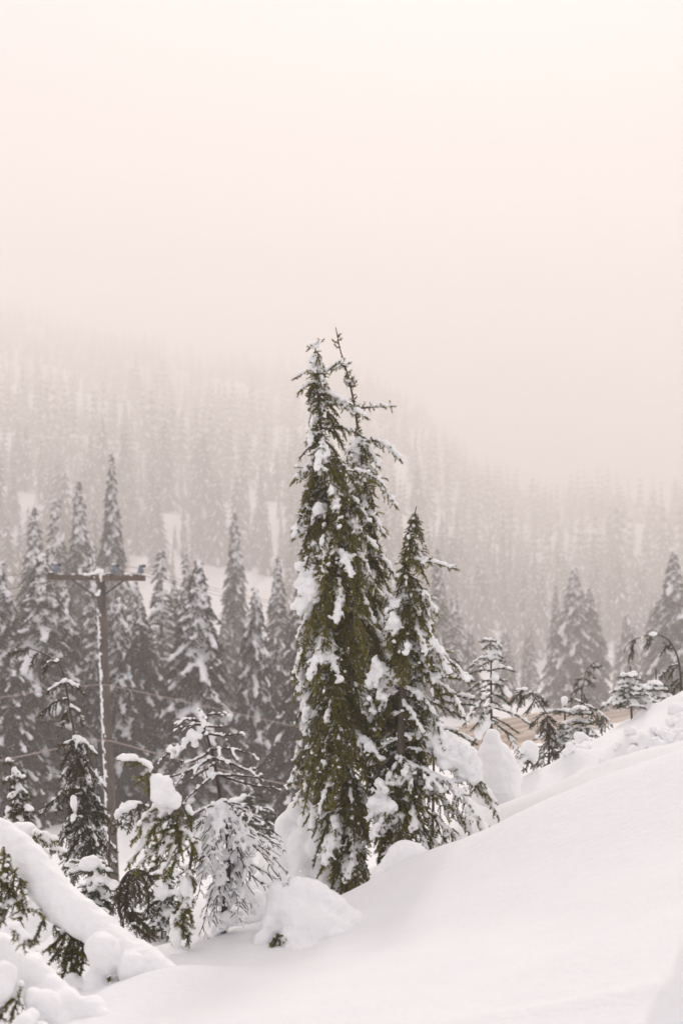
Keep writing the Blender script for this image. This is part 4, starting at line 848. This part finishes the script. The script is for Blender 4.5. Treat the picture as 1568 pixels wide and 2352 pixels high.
def build_back_left():
    bl = [zb(z5, a[0], a[1], a[2], 9.4, .238) for a in [(180, 190, 110), (260, 190, 110), (340, 250, 80), (80, 220, 110), (420, 420, 80), (300, 330, 120)]]
    bl += [zb(z5, a[0], a[1], a[2], 9.0, .238) for a in [(330, 1030, 100), (360, 1160, 110), (300, 1210, 90), (430, 1120, 90), (260, 1260, 80)]]
    fr = [(zp(z5, [(350, 190), (440, 220), (530, 270)]), .06, .9), (zp(z5, [(350, 210), (420, 270), (500, 330)]), .06, .8), (zp(z5, [(400, 250), (500, 320), (612, 385)]), .07, 1.0), (zp(z5, [(360, 180), (340, 230), (350, 260)]), .05, .4), (zp(z5, [(450, 300), (520, 350), (600, 400)]), .06, 1.2)]
    snow_thing('buried_sapling', 'low sapling buried in snow behind the upper end of the sloping branch', bl, P(60, 2000, 9.4), .016, .008, 8.0, fr, 43, 9.3, cat='sapling')
build_back_left()
def build_centre():
    k = .634; bl = []
    for a in [(120, 530, 62, 9.3), (165, 530, 68, 9.3), (220, 545, 76, 9.3), (280, 590, 78, 9.3), (340, 640, 80, 9.3), (170, 600, 88, 9.25), (240, 650, 95, 9.2), (300, 690, 95, 9.2), (110, 590, 55, 9.25), (75, 640, 42, 9.2), (45, 690, 38, 9.15), (20, 740, 34, 9.1), (420, 690, 75, 9.3), (150, 690, 45, 9.1), (185, 720, 60, 9.1), (60, 770, 34, 9.05), (-10, 760, 30, 9.1), (210, 478, 14, 9.3), (390, 740, 90, 9.25), (260, 760, 80, 9.1), (230, 790, 120, 9.15), (330, 770, 115, 9.2), (430, 770, 105, 9.3), (140, 800, 70, 9.05), (500, 790, 90, 9.35), (180, 640, 80, 9.2)]:
        bl.append(zb(z8, *a[:3], a[3], k))
    bl.append((P(688, 2002, 9.3), (.010, .010, .018)))
    bl += [(P(745, 2235, 9.05), (.50, .55, .20)), (P(800, 2200, 9.25), (.48, .42, .18)), (P(690, 2270, 8.85), (.42, .45, .13))]
    fr = [(zp(z8, [(100, 665), (95, 690), (80, 730)]), .04, .4, 0), (zp(z8, [(118, 670), (112, 700), (100, 738)]), .04, .3, 0), (zp(z8, [(125, 690), (115, 715), (90, 735)]), .04, .4, 0), (zp(z8, [(90, 680), (75, 705), (70, 730)]), .03, .3, 0)]
    snow_thing('snow_mound', 'snow-buried stump with a dark hollow in its left side, below the hemlocks', bl, P(690, 2180, 9.2), .014, .010, 7.0, fr, 44, 9.05, smooth=4, amp2=.007, freq2=12.0)
    bl = [zb(z8, a[0], a[1], a[2], a[3], k) for a in [(560, 395, 70, 10.5), (585, 400, 66, 10.5), (540, 430, 72, 10.5), (510, 470, 70, 10.5), (600, 440, 68, 10.5), (480, 510, 60, 10.5), (560, 470, 90, 10.5)]]
    snow_thing('snow_mound', 'smooth rounded snow dome at the foot of the shorter hemlock', bl, P(925, 2050, 10.5), .014, .008, 6.0, smooth=4)
    bl = []
    for a in [(690, 1870, 34, 12.5), (665, 1900, 36, 12.5), (655, 1950, 44, 12.5), (700, 1940, 46, 12.4), (690, 1990, 52, 12.4), (735, 1990, 46, 12.4), (650, 2000, 50, 12.4), (725, 1900, 26, 12.3), (705, 1890, 24, 12.3), (745, 2030, 50, 12.3), (690, 2050, 60, 12.3), (770, 2060, 44, 12.3), (640, 2050, 50, 12.5), (620, 1985, 30, 12.5), (610, 2040, 40, 12.4), (730, 1945, 30, 12.25)]:
        bl.append((P(a[0], a[1], a[3]), (a[2] * a[3] / F,) * 3))
    snow_thing('snow_mound', 'tall uneven snow heap banked against the left side of the fullest hemlock', bl, P(690, 2100, 12.4), .016, .014, 6.0, smooth=3, amp2=.006, freq2=12.0)
    bl = []
    for a in [(570, 2062, 16), (590, 2060, 18), (600, 2085, 22), (575, 2085, 20), (560, 2110, 26), (590, 2105, 24), (540, 2120, 22)]: bl.append((P(a[0], a[1], 10.0), (a[2] * 10 / F,) * 3))
    snow_thing('snow_mound', 'small cluster of snow lumps right of the dead sapling foot', bl, P(580, 2130, 10.0), .014, .006, 9.0)
build_centre()
def build_right():
    k = .1831; bl = []
    for a in [(515, 1385, 92), (535, 1400, 100), (520, 1450, 118), (535, 1500, 125), (500, 1610, 165), (570, 1620, 180), (560, 1720, 210), (640, 1760, 190), (540, 1880, 250), (680, 1900, 230), (740, 1830, 130), (610, 2080, 270), (450, 2060, 220)]:
        bl.append(zb(z3, a[0], a[1], a[2], 14.0, k))
    snow_thing('snow_covered_stump', 'tall rounded snow post in two tiers right of the shorter hemlock', bl, P(1150, 1890, 14.0), .018, .012, 5.0, smooth=4, cat='stump', amp2=.005, freq2=10.0)
    bl = [zb(z3, a[0], a[1], a[2], 15.8, k) for a in [(980, 1545, 105), (1000, 1560, 108), (985, 1600, 118), (1000, 1640, 110), (950, 1590, 85)]]
    bl += [zb(z3, 870, 1700, 70, 15.7, k, (1.2, 1, .7)), zb(z3, 890, 1760, 40, 15.6, k)]
    fr = [(zp(z3, [(930, 1700), (900, 1680), (840, 1700)]), .06, 1.1), (zp(z3, [(950, 1720), (960, 1760), (940, 1800)]), .06, .4), (zp(z3, [(920, 1720), (910, 1760), (930, 1800)]), .06, .4), (zp(z3, [(960, 1700), (1000, 1720), (1020, 1760)]), .05, .4), (zp(z3, [(900, 1620), (860, 1640), (840, 1680)]), .06, .6)]
    snow_thing('buried_sapling', 'egg-shaped snowball sitting on a small sapling beside the tall snow post', bl, P(1214, 1760, 15.8), .016, .006, 6.0, fr, 45, 15.7, cat='sapling', smooth=3)
    bl = []
    for a in [(1325, 1690, 10), (1335, 1692, 11), (1345, 1697, 9), (1330, 1703, 12)]: bl.append((P(a[0], a[1], 16.6), (a[2] * 16.6 / F,) * 3))
    snow_thing('snow_lump', 'small lump of snow on the bank crest left of the firs', bl, P(1335, 1712, 16.6), .014, .006, 12.0)
    bl = []
    for a in [(1560, 2290, 60), (1600, 2260, 70), (1640, 2300, 110), (1570, 2350, 90), (1540, 2400, 90), (1640, 2400, 140), (1590, 2210, 40), (1500, 2430, 80), (1620, 2190, 60)]: bl.append((P(a[0], a[1], 3.6), (a[2] * 3.6 / F,) * 3))
    snow_thing('snow_mound', 'near blue-shaded snow hump cut off by the bottom right corner', bl, P(1620, 2480, 3.6), .012, .004, 9.0, smooth=5)
build_right()

def snow_rubble():
    rg = np.random.default_rng(9); bl = []
    for (a, b_, n, ya, yb) in [((640, 1620), (1150, 1270), 60, 14.3, 15.2), ((1050, 1310), (1600, 1060), 110, 14.9, 16.0), ((250, 1640), (560, 1380), 40, 15.6, 16.2), ((700, 1500), (900, 1380), 20, 14.8, 15.2)]:
        for _ in range(n):
            t = rg.random(); c = z4b(a[0] + (b_[0] - a[0]) * t + rg.normal() * 30, 0)[0]; y = ya + (yb - ya) * t + rg.normal() * .22
            x = (c - CX) * y / F; r = .02 + .06 * rg.random() ** 2.2
            bl.append((np.array([x, y, G(x, y) + r * .25]), tuple(r * (.7 + .6 * rg.random(3)))))
    o = link('snow_rubble', snow_mesh('snow_rubble', bl, .016, M['mound'], .010, 18.0, 1)); o['kind'] = 'stuff'; o['label'] = 'broken snow clods strewn along the trampled bank on the right'; o['category'] = 'snow'
snow_rubble()

# ---------------------------------------------------------------- utility pole and its lines
def zq(x, y): return (86.1 + x * .1831, 1263 + y * .1831)
YP = 35.5
def build_pole():
    top = P(231.5, 1318, YP); bot = P(266, 2060, YP); bot[2] = G(bot[0], bot[1]) - .3
    root = thing('utility_pole', 'leaning brown wooden utility pole with crossarm among the trees', 'utility pole', [bot[0], bot[1], bot[2]])
    o = np.array(root.location)
    n = 40; pts = np.linspace(bot, top, n) + np.c_[np.zeros(n), np.zeros(n), np.zeros(n)]
    v, q = tubes([(pts, np.linspace(.138, .105, n), 14)]); link('pole', mesh_np('pole', v - o, q, M['pole'], True), root)
    a = P(*zq(152, 342), YP - .16); b_ = P(*zq(1355, 356), YP - .16); ax = norm(b_ - a); up = norm(np.cross(np.cross(ax, [0, 0, 1]), ax)); fw = np.cross(up, ax)
    L = np.linalg.norm(b_ - a)
    link('crossarm', box_mesh('crossarm', (a + b_) / 2 - o, (L, .11, .135), M['arm'], [ax, fw, up], .012), root)
    for p0, p1 in [(zq(445, 378), zq(728, 582)), (zq(1085, 384), zq(842, 560))]:
        A_, B_ = P(*p0, YP - .18), P(*p1, YP - .14); d = norm(B_ - A_); s = norm(np.cross(d, [0, 1, 0])); f2 = np.cross(s, d)
        link('brace', box_mesh('brace', (A_ + B_) / 2 - o, (np.linalg.norm(B_ - A_), .012, .05), M['steel'], [d, f2, s], .003), root)
        link('brace_bolt', lathe('brace_bolt', A_ - o + np.array([0, -.03, 0]), [(.022, 0), (.022, .02)], 8, M['steel'], (0, -1, 0)), root)
    snow = []
    for i, (x, yv) in enumerate([(240, 300), (968, 312), (1298, 318)]):
        c = P(*zq(x, yv), YP - .16)
        ins = link('insulator', lathe('insulator', c - o, [(.014, -.05), (.014, .05), (.075, .05), (.085, .07), (.062, .10), (.080, .11), (.082, .13), (.05, .17), (.048, .20), (.055, .21), (.045, .245), (.02, .25)], 14, M['insulator']), root)
        link('conductor_clamp', box_mesh('conductor_clamp', c - o + np.array([.045, 0, .225]), (.15, .05, .07), M['dark'], None, .015), ins)
        link('pin_base', box_mesh('pin_base', c - o + np.array([-.13, 0, -.01]), (.16, .07, .07), M['steel'], None, .012), ins)
        snow += [(c + np.array([-.02, 0, .265]), (.07, .05, .028)), (c + np.array([-.14, 0, .045]), (.07, .05, .03))]
    pk = P(*zq(780, 275), YP - .05)
    for x, yv, r, h in [(300, 304, .05, .016), (450, 305, .06, .02), (600, 310, .07, .05), (660, 312, .08, .05), (720, 295, .09, .06), (775, 270, .09, .07), (800, 262, .07, .06), (830, 300, .06, .05), (900, 322, .06, .018), (1050, 325, .06, .016), (1180, 326, .06, .015), (715, 345, .03, .05), (800, 370, .035, .08), (640, 320, .07, .05), (795, 330, .05, .06)]:
        snow.append((P(*zq(x, yv), YP - .18), (r * 1.3, .055, h)))
    snow += [(P(*zq(755, 555), YP - .14), (.09, .05, .06)), (P(*zq(775, 520), YP - .13), (.05, .04, .06)), (P(*zq(770, 265), YP), (.11, .1, .07))]
    link('snow_cap', snow_mesh('snow_cap', snow, .014, M['snow'], .006, 20, 1, o), root)['kind'] = 'stuff'
    # wind-packed strip of snow down the left face
    rg = np.random.default_rng(3); bl = []
    for t in np.linspace(.02, .90, 420):
        c = bot + (top - bot) * t; r = .138 - .033 * t; an = math.radians(208 + rg.normal() * 20)
        if vnoise(np.array([[t * 55, .3, .7]]))[0] < -.25 or rg.random() < .15: continue
        bl.append((c + np.array([math.cos(an) * r, math.sin(an) * r, 0]), (.020 + .022 * rg.random(), .020 + .022 * rg.random(), .03 + .03 * rg.random())))
    link('packed_snow', snow_mesh('packed_snow', bl, .02, M['snow'], .006, 15, 1, o), root)
    for py in (1569, 1699):
        t = (2060 - py) / (2060 - 1318); c = bot + (top - bot) * ((py - 2060) / (1318 - 2060)); c = P(np.interp(py, [1318, 2060], [231.5, 266]), py, YP)
        link('cable_bracket', box_mesh('cable_bracket', c - o + np.array([0, -.02, 0]), (.36, .05, .05), M['dark'], None, .01), root)
    # guy wire with its pale blue plate
    g0, g1 = P(244, 1368, YP + .1), P(352, 1770, 44.0)
    gw = resample([g0, g1], .5); v, q = tubes([(gw, .007, 4)])
    gt = tag(link('guy_wire', mesh_np('guy_wire', v - g0, q, M['wire'], True)), 'thin slanting guy wire with a small pale blue plate, right of the pole', 'wire'); gt.location = tuple(g0)
    mid = g0 + (g1 - g0) * ((1548 - 1368) / (1770 - 1368)); d = norm(g1 - g0)
    mid = P(296, 1548, mid[1]); s = norm(np.cross(d, [0, 1, 0]))
    link('marker_plate', box_mesh('marker_plate', mid - g0, (.20, .05, .11), M['blue'], [d, np.cross(s, d), s], .012), gt)
    return bot, top
build_pole()
def cable(name, label, pts, r, mat, sleeves=(), sag=0.0, group=None):
    p = resample(pts, .35); n = len(p)
    o = p[0]; v, q = tubes([(p, r, 6)])
    c = tag(link(name, mesh_np(name, v - o, q, mat, True)), label, 'wire', group); c.location = tuple(o)
    for a, b_ in sleeves:
        v, q = tubes([(p[a:b_], r * 1.5, 6)]); link('sleeve', mesh_np('sleeve', v - o, q, M['dark'], True), c)
    return c
for lab, lp, ip, rp in [('thin power wire from the left insulator on the crossarm', (-260, 1362, 30), zq(250, 252), [(300, 1302, 37), (480, 1348, 48), (760, 1412, 66)]),
                        ('thin power wire from the middle insulator on the crossarm', (-260, 1400, 30), zq(985, 262), [(330, 1322, 38), (520, 1372, 50), (770, 1430, 66)]),
                        ('thin power wire from the right insulator on the crossarm', (-260, 1424, 30), zq(1320, 268), [(380, 1330, 38), (560, 1372, 50), (780, 1420, 66)])]:
    cable('power_wire', lab, [P(*lp), P(ip[0] - 60, ip[1] + (lp[1] - ip[1]) * .12, YP - .9), P(ip[0], ip[1], YP - .16)] + [P(*r_) for r_ in rp], .007, M['wire'], group='wires on the utility pole')
cable('telephone_cable', 'upper of the two low pinkish cables crossing the pole', [P(-220, 1632, 33), P(0, 1602, 34), P(120, 1585, 35), P(238, 1571, YP - .17), P(253, 1575, YP - .1), P(345, 1594, 37), P(439, 1615, 39), P(672, 1667, 44), P(800, 1690, 47)], .009, M['cable'], group='wires on the utility pole')
cable('telephone_cable', 'lower thicker frosted cable crossing the pole', [P(-220, 1790, 33), P(0, 1747, 34), P(120, 1722, 35), P(238, 1699, YP - .17), P(259, 1703, YP - .1), P(373, 1734, 37), P(500, 1766, 39), P(640, 1798, 42), P(800, 1830, 45)], .014, M['cable'], group='wires on the utility pole')

def roadside_board():
    y = 150.0; p = P(1173, 1630, y); z = G(p[0], y)
    root = thing('roadside_board', 'small faded orange board at the road edge behind the tiered fir sapling', 'sign', (p[0], y, z))
    v, q = tubes([(np.array([(0, 0, -.3), (0, 0, .5), (0, 0, 1.35)]), .045, 6)]); link('post', mesh_np('post', v, q, M['pole'], True), root)
    link('board', box_mesh('board', (0, -.06, .95), (.46, .03, .8), M['orange'], None, .01), root)
roadside_board()

# ---------------------------------------------------------------- forest in the valley: individual trees
def conifer_variant(seed, h, wid, top_w, load, n, droop, sparse=0.0, bare=0.06):
    T = Tree('mid', seed); rg = T.rg
    T.stem([(0, 0, -.5), (.05, 0, h * .5), (0, .05, h * .98)], .16 + h * .008, .02, 7, .8)
    for i in range(n):
        t = bare + (1 - bare) * ((i + rg.random()) / n); z = h * t
        R = wid * ((1 - t) ** .78 * (1 - top_w) + top_w * (1 - t) ** .6) * (.62 + .6 * rg.random())
        if rg.random() < sparse: continue
        R = max(R, .10); az = i * 2.39996 + rg.normal() * .3
        k = min(1.0, .30 + R * .38)
        pts = arc_path((0, 0, z), az, R, R * .15, R * (droop + .35 * rg.random()), 5)
        ld = load * (.2 + 1.0 * rg.random() ** 1.6)
        T.frond(pts, min(.95, R * .5 + .1), ld * 1.0, r0=.03, k=k, tint=-.05)
        if rg.random() < load * 1.1:       # long pads of settled snow lying on the bough
            p = resample(pts, .11); a = int(len(p) * .12); e = max(a + 2, int(len(p) * (.6 + .4 * rg.random())))
            for c in p[a:e]:
                r = (.065 + .10 * rg.random()) * min(1, .5 + R * .3); T.blob(c + np.array([rg.normal() * .06, rg.normal() * .06, r * .8]), (r * 1.5, r * 1.5, r))
    return T
VAR = [(61, 12.0, 2.6, .10, .95, 170, .75, 0.0), (62, 16.0, 1.9, .16, .80, 170, .70, .05), (63, 12.0, 2.2, .14, .85, 150, .95, .0), (64, 13.0, 1.5, .18, .85, 120, .60, .15), (65, 12.0, 3.1, .08, .62, 190, .62, 0.0)]
PROTO = []
for i, a in enumerate(VAR):
    PROTO.append((a[1], conifer_variant(*a)))
_parts = {}
def forest_tree(label, var, px, py_top, y, rot=None, wide=1.0, group='conifers on the valley floor', name='conifer_tree'):
    x = (px - CX) * y / F; z = G(x, y) - .1; h = (HY - py_top) * y / F - z
    h0, T = PROTO[var]; s = h / h0
    root = thing(name, label, 'tree', (x, y, z), group)
    if var not in _parts:
        T.build(root, M['forest'], M['bark'], M['far_snow'], .10, (0, 0, 0), .02, 6.0, 1)
        _parts[var] = [(c.name.split('.')[0], c.data) for c in root.children]
    else:
        for nm, me in _parts[var]:
            c = link(nm, me, root)
            if nm in ('snow', 'branches'): c['kind'] = 'stuff'
    root.scale = (s * wide * 1.18, s * wide * 1.18, s); root.rotation_euler = (0, 0, rot if rot is not None else (px * .37) % 6.28)
FT = [('big dark snow-slashed conifer filling the left, behind the nodding sapling', 0, 98, 1270, 58, 1.15), ('conifer cut by the left frame edge at crossarm height', 2, 0, 1290, 62, 1.0), ('conifer close to the left side of the pole below the crossarm', 2, 150, 1345, 63, 1.0),
      ('dark pointed treetop directly behind the crossarm', 3, 213, 1252, 72, .9), ('conifer just right of the pole under the right brace', 2, 272, 1372, 60, .95), ('brownish broad conifer between the pole and the prominent tall conifer', 4, 326, 1388, 64, .85), ('narrow snowy conifer rising just right of the right insulator', 3, 370, 1262, 76, 1.1),
      ('sparse thin conifer between two fuller ones below the snowy clearing', 3, 425, 1268, 86, .9), ('most prominent snow-draped conifer left of centre, behind the dead sapling', 0, 456, 1285, 57, .95), ('dark narrow conifer right of the prominent one', 2, 586, 1348, 62, .85), ('pale conifer left of the fullest hemlock, below the clearing edge', 1, 637, 1278, 88, 1.0),
      ('pale conifer half hidden behind the fullest hemlock trunk side', 2, 690, 1325, 74, .9), ('lone slim pale conifer standing right of the snowy clearing', 1, 540, 1178, 112, .85), ('tallest slim hazy conifer above the pole', 1, 257, 1042, 108, .72), ('second tallest hazy conifer, left of the tallest one', 1, 183, 1106, 104, .9),
      ('thin hazy conifer between two taller ones at upper left', 3, 130, 1146, 112, 1.0), ('round-topped hazy conifer at far upper left', 1, 80, 1166, 92, 1.05), ('small dark treetop above the left end of the crossarm', 3, 116, 1252, 80, .9), ('wide low-boughed conifer at the left edge of the fullest hemlock', 4, 690, 1455, 52, .8),
      ('dim conifer behind the brownish broad one', 2, 310, 1330, 92, 1.0), ('dim conifer filling the gap left of the prominent conifer', 1, 400, 1330, 96, 1.1), ('shadowed conifer low at the far left behind the spindly sapling', 4, 30, 1480, 54, .8), ('dim conifer in the gap between the dark narrow one and the prominent one', 1, 515, 1400, 92, 1.1),
      ('shaded conifer behind the pole foot', 4, 215, 1500, 60, .8), ('short conifer right of the dark narrow one', 4, 640, 1480, 66, .7),
      ('largest spruce on the right with a broad snowy skirt', 0, 1318, 1300, 160, 1.0), ('slim spire touching the left side of the largest right-hand spruce', 1, 1275, 1345, 166, .8), ('tall snowy spruce at the right frame edge', 0, 1546, 1265, 132, 1.0), ('pale hazy conifer just right of the shorter hemlock top', 1, 1004, 1262, 142, 1.0),
      ('hazy narrow conifer right of the shorter hemlock bough', 3, 1042, 1352, 132, 1.1), ('short hazy conifer left of the tiered fir sapling', 2, 1078, 1440, 140, 1.0), ('second crown leaning on the right side of the largest right-hand spruce', 4, 1352, 1350, 172, .8), ('dim conifer between the largest right-hand spruce and the right edge', 2, 1440, 1400, 190, 1.0),
      ('dim conifer behind the tip of the tiered fir sapling', 2, 1160, 1440, 186, 1.0), ('dim conifer halfway between tiered fir sapling and largest spruce', 1, 1215, 1420, 200, 1.0), ('hazy conifer seen between the two taller hemlocks and the shorter one', 2, 905, 1330, 150, 1.0), ('hazy conifer at right edge below the tall snowy spruce', 2, 1500, 1380, 160, 1.0)]
for lab, v, px, pt, y, w in FT: forest_tree(lab, v, px, pt, y, wide=w)

# ---------------------------------------------------------------- far forest on the hillside (one mass)
def far_forest():
    rg = np.random.default_rng(77)
    def proto(seed, tiers, n0, n1, ws, psnow):
        r = np.random.default_rng(seed); V, Q, MI = [], [], []
        for t in range(tiers):
            f = t / tiers; z = .10 + .88 * f; R = .145 * (1 - f) ** .8 + .014; n = n0 if f < .6 else n1
            for j in range(n):
                a = j * 6.283 / n + t * .9 + r.normal() * .25; rr = R * (.65 + .6 * r.random()); c, s = math.cos(a), math.sin(a); w = rr * ws * (.40 + .25 * r.random())
                dz = -rr * (.55 + .5 * r.random()); k = len(V)
                V += [(0, 0, z + .03), (c * rr * .6 - s * w, s * rr * .6 + c * w, z + dz * .45 - .015), (c * rr, s * rr, z + dz), (c * rr * .6 + s * w, s * rr * .6 - c * w, z + dz * .45 - .015)]
                Q.append((k, k + 1, k + 2, k + 3)); MI.append(0)
                if r.random() < psnow:
                    k = len(V); w2 = w * (.25 + .35 * r.random()); e = .012
                    V += [(c * rr * .2, s * rr * .2, z + .03 + e), (c * rr * .6 - s * w2, s * rr * .6 + c * w2, z + dz * .42 + e), (c * rr * .95, s * rr * .95, z + dz * .92 + e), (c * rr * .6 + s * w2, s * rr * .6 - c * w2, z + dz * .42 + e)]
                    Q.append((k, k + 1, k + 2, k + 3)); MI.append(1)
        for j in range(3):
            a, b_ = j * 2.094, (j + 1) * 2.094; k = len(V)
            V += [(math.cos(a) * .012, math.sin(a) * .012, -.05), (math.cos(b_) * .012, math.sin(b_) * .012, -.05), (0, 0, .99), (0, 0, .985)]; Q.append((k, k + 1, k + 2, k + 3)); MI.append(0)
        return np.array(V), np.array(Q), np.array(MI)
    PR = [proto(s, 16, 5, 4, .68, .60) for s in range(6)] + [proto(s + 10, 8, 4, 4, 1.0, .60) for s in range(6)]
    pts = []
    N = 3600; tries = 0
    while len(pts) < N and tries < 60:
        tries += 1
        y = 230 + 1120 * rg.random(4000) ** .8; u = -.34 + .68 * rg.random(4000); x = u * y; px = CX + u * F
        y0 = np.interp(u, _U, _Y0); yc = np.interp(u, _U, _YC)
        ok = (y > y0 - 12) & (y < yc + 25) & (road_dist(x, y) > 14)
        ok &= ~((px > 290) & (px < 535 + .1 * (y - 200)) & (y < 372 + 18 * np.sin(px / 40)) & (y > 100))       # the open snow slope
        ok &= ~((px > 560) & (px < 640) & (y < 390)) & ~((px > 850) & (px < 1500) & (y < 300 + (px - 850) * .06))
        ok &= (vnoise(np.c_[x, y, x * 0] / 38.0 + 9) > -.95) & (vnoise(np.c_[x, y, x * 0] / 11.0 + 3) > -.62)
        pts += list(np.c_[x, y][ok])
    pts = np.array(pts[:N]); z = gz(pts[:, 0], pts[:, 1])
    h = (8 + 20 * rg.random(len(pts)) ** 1.3) * (1 + .4 * vnoise(np.c_[pts, pts[:, :1] * 0] / 60.0)); wd = .6 + .9 * rg.random(len(pts)) ** 1.5; ro = rg.random(len(pts)) * 6.283; ty = rg.integers(0, 6, len(pts)) + np.where(pts[:, 1] > 540, 6, 0)
    Vs, Qs, Ms, Ti, off = [], [], [], [], 0
    for k in range(12):
        sel = ty == k; v, q, mi = PR[k]; n = sel.sum(); c, s = np.cos(ro[sel])[:, None], np.sin(ro[sel])[:, None]; hh = h[sel][:, None]; ww = wd[sel][:, None]
        X = (v[None, :, 0] * c - v[None, :, 1] * s) * hh * ww + pts[sel][:, 0:1]; Y_ = (v[None, :, 0] * s + v[None, :, 1] * c) * hh * ww + pts[sel][:, 1:2]; Z = v[None, :, 2] * hh + z[sel][:, None]
        Vs.append(np.stack([X, Y_, Z], -1).reshape(-1, 3)); Qs.append((np.arange(n)[:, None, None] * len(v) + q[None]).reshape(-1, 4) + off); Ms.append(np.tile(mi, n)); Ti.append(np.repeat(.1 + .6 * rg.random(n), len(v))); off += n * len(v)
    o = link('far_forest', mesh_np('far_forest', np.concatenate(Vs), np.concatenate(Qs), [M['forest'], M['far_snow']], False, np.concatenate(Ms), np.concatenate(Ti)))
    o['kind'] = 'stuff'; o['label'] = 'hazy snow-dusted conifer forest covering the far hillside'; o['category'] = 'forest'
far_forest()

# ---------------------------------------------------------------- the misty air
def haze():
    x, y0, y1, z0, z1 = 2700.0, -200.0, 2150.0, -160.0, 372.0
    v = [(-x, y0, z0), (x, y0, z0), (x, y1, z0), (-x, y1, z0), (-x, y0, z1), (x, y0, z1), (x, y1, z1), (-x, y1, z1)]
    me = bpy.data.meshes.new('haze'); me.from_pydata(v, [], [(3, 2, 1, 0), (4, 5, 6, 7), (0, 1, 5, 4), (1, 2, 6, 5), (2, 3, 7, 6), (3, 0, 4, 7)]); me.update()
    m = bpy.data.materials.new('mist'); m.use_nodes = True; nt = m.node_tree; nt.nodes.clear()
    out = nt.nodes.new('ShaderNodeOutputMaterial'); pv = nt.nodes.new('ShaderNodeVolumePrincipled')
    pv.inputs['Color'].default_value = (0.87, 0.825, 0.797, 1); pv.inputs['Density'].default_value = HAZE_DENSITY; pv.inputs['Anisotropy'].default_value = 0.28
    nt.links.new(pv.outputs['Volume'], out.inputs['Volume']); me.materials.append(m)
    o = link('haze', me); o['kind'] = 'stuff'; o['label'] = 'pale mist hanging over the valley and hillside'; o['category'] = 'mist'
haze()
